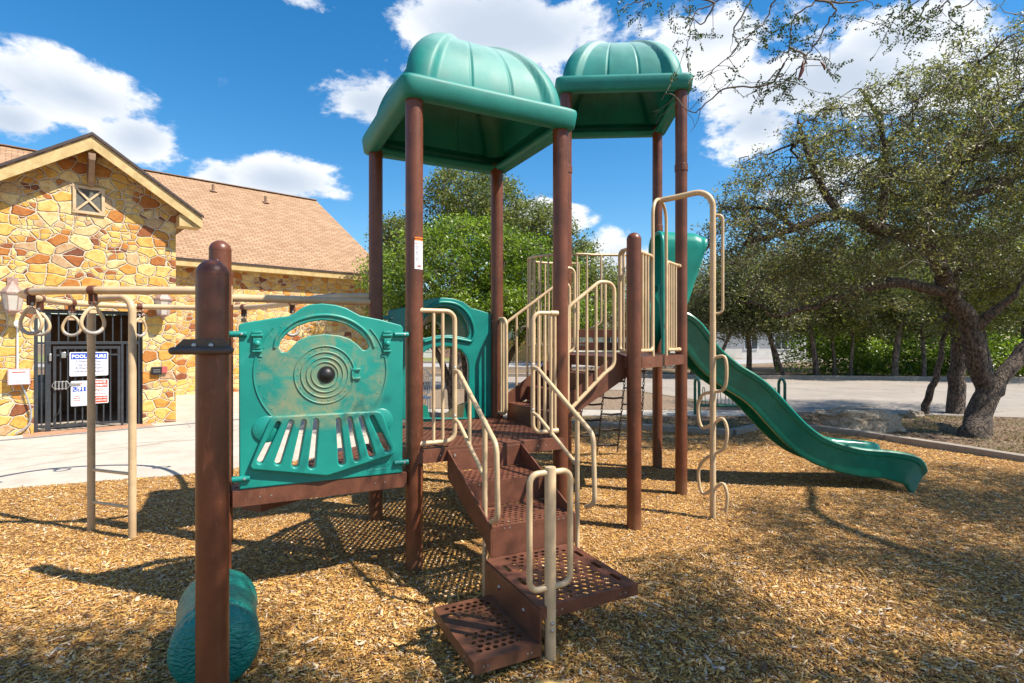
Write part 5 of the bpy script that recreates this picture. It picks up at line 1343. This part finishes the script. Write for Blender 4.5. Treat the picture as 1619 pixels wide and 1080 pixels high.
def tree(name, label, base, limbs, crown, n1, n2, nleaf, lsize, lwidth, mleaf, mbark, seed, sig=.16, group=None, cat='tree', twig_r=.007, clump=1.0, up=.35, sub1=.02, trunk_sides=12, gapf=.0, bare=0, split=None):
    r = np.random.default_rng(seed)
    t_ = thing(name, tuple(base), 0, label, cat, group)
    lines = []; nodes = []; rad = []
    for P, r0, r1 in limbs:
        A = jitter_line(P, r, min(.02, r0*.12)); n = len(A); rr = np.linspace(r0, r1, n); lines.append((A, rr)); nodes.append(A); rad.append(rr)
    V, F = tubes_np(lines, trunk_sides); np_mesh('trunk', V, F, mbark, t_, smooth=True)
    N = np.concatenate(nodes); Rd = np.concatenate(rad)
    ws = np.array([c[3]*c[4]*c[5] for c in crown], float); ws /= ws.sum()
    ph = r.uniform(0, 6.28, 6)
    def sample(k, shell=.0, thr=None):
        out = []; tot = 0
        while tot < k:
            ci = r.choice(len(crown), k*2, p=ws); d = r.normal(0, 1, (k*2, 3)); d /= np.linalg.norm(d, axis=1)[:, None]
            u = r.uniform(shell**3, 1, k*2)**(1/3); c = np.array(crown)[ci]; p = c[:, :3]+d*u[:, None]*c[:, 3:6]
            if thr is not None:
                f = np.sin(p[:, 0]*2.1/clump+ph[0])*np.sin(p[:, 1]*1.9/clump+ph[1])*np.sin(p[:, 2]*2.4/clump+ph[2])+.35*np.sin(p[:, 0]*5.3/clump+ph[3])*np.sin(p[:, 2]*4.7/clump+ph[4])
                p = p[f > thr]
            out.append(p); tot += len(p)
        return np.concatenate(out)[:k]
    def grow(T, r_a, r_b, droop, segs):
        nonlocal N, Rd
        o = np.argsort([np.min(np.linalg.norm(N-t, axis=1)) for t in T]); L = []; newN = []
        for i in o:
            tgt = T[i]; d = np.linalg.norm(N-tgt, axis=1); j = int(np.argmin(d+.0*Rd)); s_ = N[j]; ln = d[j]
            if ln < .05: continue
            f = np.linspace(0, 1, segs+1)[:, None]; P = s_+(tgt-s_)*f; P[:, 2] += (np.sin(f[:, 0]*np.pi)*ln*droop)
            P[1:-1] += r.normal(0, ln*.07, (segs-1, 3)); ra = min(r_a, Rd[j]*.75)
            L.append((P, np.linspace(ra, min(r_b, ra), segs+1))); N = np.concatenate([N, P[1:]]); Rd = np.concatenate([Rd, np.linspace(ra, min(r_b, ra), segs+1)[1:]])
        return L
    L1 = grow(sample(n1, .3), sub1*2.2, sub1*.7, .10, 6)
    if L1: V, F = tubes_np(L1, 6); np_mesh('branches', V, F, mbark, t_, smooth=True)
    T2 = sample(n2, .25, gapf); N0, R0 = N.copy(), Rd.copy(); L2 = []
    for k in range(0, len(T2), 200):
        B = T2[k:k+200]; D = np.linalg.norm(B[:, None]-N0[None], axis=2); j = D.argmin(1)
        for i in range(len(B)):
            s_ = N0[j[i]]; ln = D[i, j[i]]
            f = np.linspace(0, 1, 5)[:, None]; P = s_+(B[i]-s_)*f; P[1:-1] += r.normal(0, ln*.08+.005, (3, 3)); L2.append((P, np.linspace(twig_r*1.6, twig_r*.5, 5)))
        if k % 600 == 0 and k: N0 = np.concatenate([N0]+[l[0][2:] for l in L2[-600:]])
    V, F = tubes_np(L2, 3); np_mesh('twigs', V, F, M_TWIG, t_)
    tips = np.array([l[0][-1] for l in L2]); mids = np.array([l[0][3] for l in L2]); 
    ti = r.integers(0, len(tips), nleaf); f = r.uniform(0, 1, nleaf)[:, None]; C = mids[ti]*(1-f)+tips[ti]*f; C += r.normal(0, sig, (nleaf, 3))*np.array([1, 1, .7])
    C = C[C[:, 2] > .05]
    V, F = leaves_np(C, lsize, lwidth, r, up); np_mesh('crown', V, F, mleaf, t_)
    return t_
def copy_tree(o, loc, rz, label, sc_=1.0, group=None):
    c = o.copy(); COL.objects.link(c); c.location = loc; c.rotation_euler = (0, 0, rz); c.scale = (sc_, sc_, sc_); c['label'] = label
    for ch in [x for x in bpy.data.objects if x.parent == o]:
        d = ch.copy(); COL.objects.link(d); d.parent = c
    return c

# the large live oak on the right
B = gp(1543, 688)
big_limbs = [
    ([B-Z*.35+Vector((-.06, 0, 0)), B+Z*.02, at(1550, 655, 9.95), at(1562, 615, 10.0)], .25, .185),
    ([at(1562, 615, 10.0), at(1540, 560, 9.95), at(1528, 505, 9.9), at(1500, 462, 9.8), at(1484, 420, 9.6), at(1452, 380, 9.4)], .175, .115),
    ([at(1562, 625, 10.0), at(1598, 580, 10.1), at(1640, 530, 10.2), at(1700, 460, 10.3), at(1780, 360, 10.4)], .15, .08),
    ([at(1535, 525, 9.9), at(1562, 500, 9.75), at(1583, 486, 9.65), at(1606, 464, 9.55)], .11, .05),
    ([at(1452, 380, 9.4), at(1391, 362, 9.1), at(1329, 338, 8.9), at(1259, 362, 8.8), at(1177, 385, 8.7)], .14, .035),
    ([at(1463, 395, 9.5), at(1457, 345, 9.6), at(1500, 318, 9.9), at(1560, 300, 10.3), at(1640, 260, 10.6)], .14, .05),
    ([at(1475, 335, 9.7), at(1500, 280, 9.6), at(1547, 241, 9.4), at(1640, 140, 9.2)], .09, .03),
    ([at(1513, 467, 9.85), at(1420, 447, 9.5), at(1340, 463, 9.3), at(1287, 483, 9.2), at(1233, 500, 9.1)], .10, .03),
    ([at(1329, 338, 8.9), at(1290, 280, 8.9), at(1270, 215, 9.0), at(1262, 190, 9.0)], .07, .02),
    ([at(1391, 362, 9.1), at(1400, 270, 9.3), at(1390, 190, 9.4), at(1360, 140, 9.5)], .07, .02),
    ([at(1259, 362, 8.8), at(1210, 330, 9.1), at(1160, 330, 9.3)], .05, .015)]
big_crown = [(5.3, 9.1, 4.1, 1.75, 2.0, 1.45), (6.5, 9.4, 4.75, 1.8, 2.2, 1.45), (8.6, 9.6, 5.7, 1.7, 2.4, 1.7), (4.35, 9.0, 3.25, 1.15, 1.5, 1.1), (3.65, 9.0, 3.4, .7, 1.2, 1.0), (5.6, 9.1, 2.75, 1.7, 1.3, .75), (10.5, 10.2, 5.6, 2.2, 2.6, 2.4), (7.4, 9.9, 3.5, 1.4, 1.5, 1.2), (9.3, 10.4, 3.6, 1.3, 1.5, 1.0)]
tree('oak_tree', 'large spreading live oak with dark crooked trunk beside the curb on the right', B, big_limbs, big_crown, 150, 3200, 125000, .060, .024, L_OAK, M_BARK, 11, sig=.085, sub1=.014, gapf=-.14)
# second and third stems behind it
b2 = gp(1512, 652); tree('oak_tree', 'straight dark-trunked oak just behind the large live oak', b2, [([b2-Z*.1, at(1512, 610, 12.95), at(1516, 540, 12.9), at(1505, 470, 12.8), at(1520, 380, 12.8)], .20, .11), ([at(1512, 480, 12.8), at(1560, 420, 12.9), at(1610, 350, 13)], .1, .05)],
    [(10.8, 13, 5.2, 2.6, 2.0, 1.9), (12.5, 13.2, 4.2, 2.2, 1.8, 1.6), (10.4, 12.6, 2.6, .9, .9, .9)], 60, 900, 24000, .08, .034, L_DARK, M_BARK, 12, sig=.2)
b3 = gp(1458, 652); tree('oak_tree', 'slender leaning young oak with yellow green leaves left of the large live oak', b3, [([b3-Z*.1, at(1470, 620, 12.7), at(1482, 590, 12.6), at(1490, 540, 12.6), at(1500, 500, 12.6)], .09, .04)],
    [(10.1, 12.5, 2.5, .55, .7, .75), (10.9, 12.4, 3.3, .8, .8, .8)], 24, 260, 6500, .075, .035, L_YEL, M_BARK, 13, sig=.12)
# bright small tree behind the first tower
bm = Vector((-.75, 10.6, 0))
tree('shade_tree', 'bright green multi-stemmed tree behind the nearer domed tower', bm, [([bm+Vector((dx, dy, -.1)), bm+Vector((dx*1.6, dy*1.5, 1.0)), bm+Vector((dx*3.2, dy*2.5, 2.0)), bm+Vector((dx*5, dy*4, 3.0))], .085, .03) for dx, dy in ((-.32, 0), (-.1, .15), (.12, -.1), (.34, .08), (.22, .25))],
    [(-.95, 10.8, 2.8, 2.1, 1.9, 1.3), (.55, 11.0, 2.6, 1.35, 1.4, 1.05), (-2.0, 10.9, 2.3, .8, 1.2, .9), (-.7, 10.8, 3.35, 1.15, 1.2, .75), (1.2, 11.2, 2.7, .8, .9, .95), (-.6, 10.6, 2.2, 1.9, 1.3, .7)], 120, 1700, 80000, .064, .03, L_BRIGHT, M_BARK, 14, sig=.095, gapf=-.3)
# darker oak far behind it
bd = Vector((-2.0, 19.5, 0))
tree('oak_tree', 'tall dark green oak rising behind the bright multi-stemmed tree', bd, [([bd, bd+Vector((.1, 0, 2.5)), bd+Vector((.3, 0, 5))], .3, .12), ([bd+Vector((.1, 0, 2.5)), bd+Vector((-2, 0, 5)), bd+Vector((-3, 0, 5.4))], .15, .05), ([bd+Vector((.2, 0, 3)), bd+Vector((1.8, 0, 5)), bd+Vector((3, .2, 5.6))], .15, .05)],
    [(-1.5, 19.5, 6.6, 1.75, 2, 1.35), (.5, 19.6, 5.6, 1.7, 2, 1.2), (-3.7, 19.6, 5.0, 1.5, 2, 1.1), (1.9, 19.6, 4.4, 1.2, 1.5, 1.2), (3.0, 20.2, 3.8, 1.0, 1.5, 1.1)], 100, 1500, 62000, .11, .055, L_DARK, M_BARKFAR, 15, sig=.19, gapf=-.15)
# row of trees beyond the parking lot
protos = []
r0 = Vector((0, 0, 0))
def proto(label, seed, h, w_, trunkr, lean, ml, n=15000, low=1.6, loc=None):
    b_ = Vector(loc)
    return tree('oak_tree', label, b_, [([b_-Z*.1, b_+Vector((lean*.5, 0, h*.28)), b_+Vector((lean, 0, h*.5)), b_+Vector((lean*.8, 0, h*.8))], trunkr, trunkr*.3), ([b_+Vector((lean*.8, 0, h*.4)), b_+Vector((lean+w_*.6, .3, h*.62))], trunkr*.5, trunkr*.2), ([b_+Vector((lean*.7, 0, h*.38)), b_+Vector((lean-w_*.6, -.3, h*.6))], trunkr*.5, trunkr*.2)],
        [(b_.x+lean, b_.y, h*.70, w_, w_*.9, h*.30), (b_.x+lean+w_*.6, b_.y+.2, h*.52, w_*.7, w_*.7, h*.22), (b_.x+lean-w_*.6, b_.y-.2, h*.50, w_*.7, w_*.7, h*.22)], 46, 700, n, .125, .065, ml, M_BARKFAR, seed, sig=.24, group='trees beyond the parking lot', gapf=-.15)
def at0(px, d): v = at(px, 540, d); return (v.x, v.y, 0)
p1_ = proto('grey green oak with short thick trunk beyond the parking lot above the slide', 21, 6.6, 2.5, .15, -.5, L_DARK, loc=at0(1292, 25.6))
p2_ = proto('olive oak with a strongly leaning trunk beyond the parking lot', 22, 5.8, 2.3, .10, -1.2, L_OAK, loc=at0(1241, 25.6))
p3_ = proto('yellow tinged oak beyond the parking lot right of the thick trunk', 23, 6.2, 2.2, .09, .2, L_YEL, 13000, loc=at0(1345, 25.4))
more = [(p1_, 1185, 27, 1.0, .95, 'bushy oak beyond the parking lot seen just above the slide top'), (p2_, 1128, 26, 2.4, 1.0, 'loose oak beyond the parking lot right behind the snake climber pole'), (p3_, 1320, 26, 2.0, 1.05, 'slim oak between the thick trunk and the yellow oak beyond the lot'),
        (p1_, 1413, 24.5, 3.4, 1.0, 'grey trunked oak standing alone at the middle of the far curb'), (p2_, 1462, 24.4, 4.2, 1.05, 'oak beyond the lot directly left of the large live oak trunk'), (p1_, 1566, 24.0, 5.3, 1.1, 'dark oak beyond the lot behind the large live oak fork'),
        (p3_, 1640, 23.5, 1.6, 1.1, 'oak beyond the lot at the right picture edge'), (p1_, 1095, 29, 4.4, .9, 'oak beyond the road between the second tower posts and the slide'), (p3_, 1000, 34, 3.1, 1.05, 'yellowish oak far behind the round capped post'), (p2_, 950, 40, .6, 1.1, 'distant oak behind the inner stair railing'),
        (p1_, 880, 44, 2.2, 1.25, 'distant oak behind the curved barrier'), (p2_, 1230, 33, 5.0, 1.3, 'tall back row oak above the leaning trunk'), (p1_, 1370, 32, .4, 1.35, 'tall back row oak above the yellow oak'), (p2_, 1500, 31, 2.9, 1.4, 'tall back row oak behind the slender leaning oak'), (p1_, 1610, 30, 1.9, 1.4, 'tall back row oak near the right picture edge')]
for src, px, d, rz, s_, lab in more: copy_tree(src, at0(px, d), rz, lab, s_)
# dark understory and far woods: one dense mass nobody could count
r = np.random.default_rng(31)
n = 60000; x = r.uniform(9, 34, n); yb = 26.5-(x-9)*.13+r.uniform(.3, 5, n); top = 1.6+.8*np.sin(x*.9)+.5*np.sin(x*2.3+1)
z = r.uniform(0, 1, n)**.8*np.maximum(top, .4)*(.5+(yb-26+(x-9)*.13)/5); k = np.sin(x*1.3)*np.sin(yb*1.7+z)+r.normal(0, .5, n) > -.4
k &= (x > 14.6)
V, F = leaves_np(np.stack([x, yb, z], 1)[k], .17, .09, r); tag(np_mesh('undergrowth', V, F, L_BRIGHT), 'dark tangled undergrowth under the trees beyond the parking lot', 'undergrowth', kind='stuff')
n = 90000; x = r.uniform(-40, 70, n); yb = r.uniform(62, 74, n)-.2*np.abs(x-10); top = 6.5+1.5*np.sin(x*.35)+np.sin(x*.8+2)
z = r.uniform(0, 1, n)*top; k = np.sin(x*.7+z*.4)*np.sin(z*.9+yb)+r.normal(0, .6, n) > -.5
V, F = leaves_np(np.stack([x, yb, z], 1)[k], .55, .34, r); tag(np_mesh('far_woods', V, F, L_DARK), 'far band of woods along the horizon behind the houses', 'woods', kind='stuff')
# shrub beside the leaning trunk
# ---- locust tree whose crown hangs over the camera and shades the mulch
lb_ = Vector((7.2, -.6, 0))
loc_limbs = [([lb_-Z*.1, lb_+Vector((-.2, .1, 1.8)), lb_+Vector((-.7, .4, 3.4)), lb_+Vector((-1.5, .9, 4.5))], .2, .12),
    ([lb_+Vector((-1.2, .7, 4.1)), Vector((4.6, .9, 5.0)), Vector((3.0, 1.2, 5.2)), Vector((1.2, 1.3, 5.1)), Vector((.4, 1.3, 5.0))], .11, .03),
    ([lb_+Vector((-.7, .4, 3.4)), Vector((7.0, 2.0, 4.9)), Vector((6.9, 3.6, 5.5)), Vector((7.6, 4.8, 5.8))], .10, .03),
    ([Vector((4.6, .9, 5.0)), Vector((4.0, 2.2, 4.9)), Vector((3.2, 3.2, 4.75)), Vector((2.6, 3.7, 4.55))], .06, .018),
    ([Vector((5.4, .6, 4.6)), Vector((4.6, -1, 5.1)), Vector((3.2, -1.8, 5.3))], .07, .02)]
tree('locust_tree', 'thin leaved locust tree whose branches hang into the top right of the picture', lb_, loc_limbs,
    [(2.0, 1.45, 5.2, 1.5, .6, .4), (1.9, .95, 4.95, 1.2, .55, .4), (3.9, 1.4, 5.2, 1.2, .65, .4), (5.6, 1.6, 5.2, 1.4, .8, .5), (6.2, 2.35, 5.35, 1.6, .85, .45), (8.0, 3.5, 5.6, 1.8, 1.2, .5), (9.6, 4.9, 6.0, 1.6, 1.2, .5), (7.4, 1.2, 5.3, 1.6, 1.2, .6), (4.4, -.9, 5.2, 2.4, 1.2, .6)], 110, 1700, 92000, .058, .030, L_LOCUST, M_BARKFAR, 41, sig=.19, sub1=.010, twig_r=.005, gapf=-.06, trunk_sides=10)
# hanging twigs of the locust that are seen against the sky (they belong to that tree)
lt = bpy.data.objects['locust_tree']; rr = np.random.default_rng(9)
TW = [([(1440, -160), (1330, -60), (1290, 0), (1255, 30), (1248, 80), (1240, 100), (1212, 130), (1190, 145), (1175, 155)], 3.0),
      ([(1290, 0), (1320, 10), (1312, 30), (1290, 70), (1272, 92), (1300, 95), (1320, 130)], 2.9),
      ([(1300, -40), (1200, -30), (1130, 5), (1100, 20), (1090, 60), (1085, 80)], 3.1), ([(1130, 5), (1060, -8), (1010, 2), (985, 12)], 3.1), ([(1240, 100), (1215, 135), (1150, 140), (1120, 160), (1095, 178), (1060, 150), (1045, 158)], 3.0),
      ([(1200, -30), (1180, 10), (1160, 50), (1165, 75), (1130, 110), (1110, 125)], 3.05), ([(1260, -40), (1225, 0), (1212, 30), (1170, 70), (1150, 95)], 2.95), ([(1248, 75), (1275, 88), (1262, 110), (1240, 128), (1222, 140)], 2.9),
      ([(1600, -120), (1530, -40), (1470, -10), (1440, 10), (1410, 35), (1385, 40)], 3.2), ([(1530, -40), (1500, 0), (1470, 25), (1440, 60)], 3.2), ([(1560, -60), (1540, 0), (1500, 20), (1520, 45)], 3.25), ([(1470, -10), (1460, 15), (1450, 30), (1425, 45)], 3.2),
      ([(1290, 0), (1350, 5), (1375, -5), (1420, -30)], 2.95), ([(1130, 5), (1110, 40), (1095, 28)], 3.1)]
lines = []; lf = []
for P, d in TW:
    A = np.array([tuple(p) for p in catmull([at(x, y, d+.02*i) for i, (x, y) in enumerate(P)], 5)]); A[1:-1] += rr.normal(0, .004, (len(A)-2, 3)); lines.append((A, np.linspace(.006, .0018, len(A))))
    nsub = max(3, len(A)//3)
    for k in range(nsub):
        i = rr.integers(len(A)//3, len(A)); p = A[i]; dv = rr.normal(0, 1, 3)*np.array([1, .6, .8]); dv[2] -= .3; dv /= np.linalg.norm(dv); ln = rr.uniform(.06, .2)
        B_ = p+dv*np.linspace(0, ln, 4)[:, None]+rr.normal(0, .006, (4, 3)); lines.append((B_, np.linspace(.0022, .001, 4)))
        for q in (1, 2, 3, 3):
            if rr.uniform() < .38: lf.append((B_[q], dv))
LT = [(1255, 45, 14), (1230, 40, 10), (1200, 60, 9), (1262, 20, 9), (1175, 15, 8), (1240, 125, 12), (1218, 130, 12), (1250, 140, 6), (1090, 30, 6), (1100, 65, 5), (1440, 20, 16), (1460, 35, 14), (1400, 35, 9), (1430, 65, 8), (1500, 30, 10), (1515, 45, 7), (1420, 10, 9), (1075, 45, 5), (990, 20, 5), (1060, 5, 5), (1330, 20, 5)]
for (x, y, k) in LT:
    for _ in range(int(k*1.25)): lf.append((np.array(tuple(at(x+rr.normal(0, 12), y+rr.normal(0, 13), 3.05+rr.normal(0, .05)))), rr.normal(0, 1, 3)*np.array([1, .4, .3])-np.array([0, 0, .6])))
V, F = tubes_np(lines, 5); np_mesh('twigs', V, F, M_TWIG, lt, smooth=True)
Vs = []
for p, dv in lf:   # a pinnate leaf: rachis with pairs of leaflets
    dv = dv/np.linalg.norm(dv); dv = dv+rr.normal(0, .3, 3); dv /= np.linalg.norm(dv); sdv = np.cross(dv, rr.normal(0, 1, 3)); sdv /= np.linalg.norm(sdv); nn = np.cross(dv, sdv); L = rr.uniform(.045, .08)
    for k in range(6):
        c0_ = p+dv*L*(k+.5)/6
        for sg in (-1, 1):
            a = sdv*sg*.8+dv*.45; a /= np.linalg.norm(a); a = a+rr.normal(0, .25, 3); a /= np.linalg.norm(a); w_ = np.cross(a, rr.normal(0, 1, 3)); w_ /= np.linalg.norm(w_); l = .017*(1-.05*k); c = c0_+a*.001
            Vs.append(np.stack([c, c+a*l*.5+w_*.0050, c+a*l, c+a*l*.5-w_*.0050]))
V = np.concatenate(Vs); np_mesh('hanging_leaves', V, np.arange(len(V)).reshape(-1, 4), L_LOCUST, lt)
for (x, y, x2, y2, r_) in ((1270, 95, 1262, 127, .011), (1297, 97, 1304, 111, .007)):
    q = MB(); a, b_ = at(x, y, 2.92), at(x2, y2, 2.92); mdp = (a+b_)/2+Vector((.008, 0, 0)); q.tube([a, lerp(a, mdp, .5), mdp, lerp(mdp, b_, .5), b_], [.002, r_*.8, r_, r_*.8, .002], 8)
    q.build('seed_pod', painted('seed_pod_brown', (.14, .045, .025), .5, .3, 30), lt, smooth=60)

# ================================================================= OTHER OBJECTS
def rock(name, loc, sx, sy, sz, seed, label, cat, rz=0):
    bm2 = bmesh.new(); bmesh.ops.create_icosphere(bm2, subdivisions=5, radius=1); r = np.random.default_rng(seed); ph = r.uniform(0, 6, 12)
    from mathutils import noise as mn
    for v in bm2.verts:
        p = v.co.copy(); bx_ = Vector([math.copysign(abs(c)**.62, c) for c in p]); f = 1+.24*mn.noise(p*1.5+Vector((seed, 0, 0)))+.12*mn.noise(p*4+Vector((0, seed, 0)))+.06*mn.noise(p*11)+.03*mn.noise(p*24)
        z = bx_.z*f; z = z+.10*math.sin(z*9+p.x*2)*.35
        v.co = Vector((bx_.x*f*sx, bx_.y*f*sy, z*sz*(1-.25*max(0, p.x))))
    me = bpy.data.meshes.new(name); bm2.to_mesh(me); bm2.free(); o = link_mesh(name, me, M_ROCK, smooth=50); o.location = loc; o.rotation_euler = (0, 0, rz)
    return tag(o, label, cat)
rock('boulder', tuple(gp(1372, 680)+Vector((0, .25, .12))), .72, .42, .27, 3, 'large flat limestone boulder on the lawn between the slide and the live oak', 'boulder', .05)
rock('small_rock', tuple(gp(1447, 657)+Vector((0, 0, .03))), .16, .12, .08, 6, 'small grey rock near the leaning young oak', 'rock')
rock('small_rock', tuple(gp(1312, 656)+Vector((0, 0, .0))), .25, .1, .05, 8, 'low pale rock on the lawn edge behind the boulder', 'rock')
# bicycle rack
rk = thing('bike_rack', tuple(gp(1168, 655)), 0, 'dark green metal bicycle rack beside the parking lot', 'bicycle rack')
ra_, rb3 = gp(1102, 655), gp(1236, 657)
for p in (ra_, rb3):
    q = MB(); q.tube(fillet([p+Vector((0, -.14, -.05)), p+Vector((0, -.14, .82)), p+Vector((0, .14, .82)), p+Vector((0, .14, -.05))], .13, 8), .032, 12); q.build('rack_end', M_BIKE, rk, smooth=60)
e = (rb3-ra_)
for dy, z in ((0, .20),):
    q = MB(); q.tube([ra_+Z*z, rb3+Z*z], .028, 10); q.build('bottom_rail', M_BIKE, rk, smooth=60)
for k in range(10):
    p = ra_+e*(.08+.093*k); q = MB(); q.tube(fillet([p+Vector((0, -.13, .2)), p+Vector((0, -.05, .62)), p+Vector((0, .05, .62)), p+Vector((0, .13, .2))], .04, 4), .009, 8); q.build('hoop', M_BIKE, rk, smooth=60)
# patio chair seen through the slide panel
pc = gp(668, 668); pc = Vector((-2.0, 12.2, 0)); ch = thing('patio_chair', tuple(pc), .3, 'white cast metal patio chair beyond the arched panel', 'chair')
q = MB(); q.tube([pc+Vector((.2*math.cos(R(a)), 0, .75+.3*math.sin(R(a)))) for a in range(0, 360, 20)], .012, 8, closed=True)
for k in range(-3, 4): q.tube([pc+Vector((.055*k-.05, 0, .52)), pc+Vector((.055*k+.05, 0, .98))], .006, 6); q.tube([pc+Vector((.055*k+.05, 0, .52)), pc+Vector((.055*k-.05, 0, .98))], .006, 6)
q.build('backrest', M_WHITE, ch, smooth=60)
q = MB(); q.lathe([(.22, .42), (.22, .45)], pc+Vector((0, -.2, 0)), 20); q.build('seat', M_WHITE, ch, smooth=30)
for sx_ in (-.17, .17):
    for sy_ in (-.38, -.03): q = MB(); q.tube([pc+Vector((sx_, sy_, 0)), pc+Vector((sx_, sy_, .44))], .012, 8); q.build('leg', M_WHITE, ch, smooth=60)
# houses across the road
def house(px, d, w_, dp, h, wall, label, garage=True, rz=0):
    c = Vector(at0(px, d)); t_ = thing('house', tuple(c), rz, label, 'house', 'houses across the road')
    m_ = mw(t_); L = lambda x, y, z: m_ @ Vector((x, y, z)); ex, ey = (m_.to_3x3() @ Vector((1, 0, 0))), (m_.to_3x3() @ Vector((0, 1, 0)))
    q = MB(); q.box(L(0, dp/2, h/2), (w_, dp, h), ex, ey, Z); q.build('wall', wall, t_, smooth=None)
    q = MB(); vs = [L(-w_/2-.5, -.5, h-.05), L(w_/2+.5, -.5, h-.05), L(w_/2+.5, dp+.5, h-.05), L(-w_/2-.5, dp+.5, h-.05), L(-w_/2+2.4, dp/2, h+2.6), L(w_/2-2.4, dp/2, h+2.6)]
    q.add(vs, [(0, 1, 5, 4), (1, 2, 5), (2, 3, 4, 5), (3, 0, 4), (3, 2, 1, 0)]); q.build('roof', M_HROOF, t_, smooth=None)
    if garage:
        q = MB(); q.box(L(-w_*.22, -.02, 1.15), (4.8, .06, 2.3), ex, ey, Z); g = q.build('garage_door', M_GARAGE, t_, smooth=None)
        for k in range(3): q = MB(); q.box(L(-w_*.22, -.055, .58*(k+1)), (4.8, .01, .03), ex, ey, Z); q.build('panel_joint', M_PANE, g, smooth=None)
    for fx in (.15, .34):
        q = MB(); q.box(L(w_*fx, -.03, 1.55), (1.3, .08, 1.3), ex, ey, Z); f = q.build('window', M_WHITE, t_, smooth=None)
        for sx_ in (-.31, .31): q = MB(); q.box(L(w_*fx+sx_, -.075, 1.55), (.54, .02, 1.12), ex, ey, Z); q.build('pane', M_PANE, f, smooth=None)
house(1150, 52, 15, 9, 3.0, M_HOUSE, 'pale house with white garage door across the road behind the slide')
house(930, 50, 14, 9, 3.0, M_HOUSE, 'cream house across the road behind the stair railing', rz=.1)
house(700, 56, 14, 9, 3.0, M_HOUSE2, 'brick house across the road behind the bright multi-stemmed tree')
fc = thing('wooden_fence', at0(835, 46), 0, 'cedar picket fence beside the cream house', 'fence')
c = Vector(at0(835, 46))
for k in range(40):
    pass
q = MB()
for k in range(44): q.box(c+Vector((-3.1+.145*k, 0, .9)), (.138, .02, 1.8))
q.build('pickets', M_CEDAR, fc, smooth=None)
for k in range(4): q = MB(); q.box(c+Vector((-3.1+2.05*k, .08, .9)), (.1, .1, 1.85)); q.build('fence_post', M_CEDAR, fc, smooth=None)
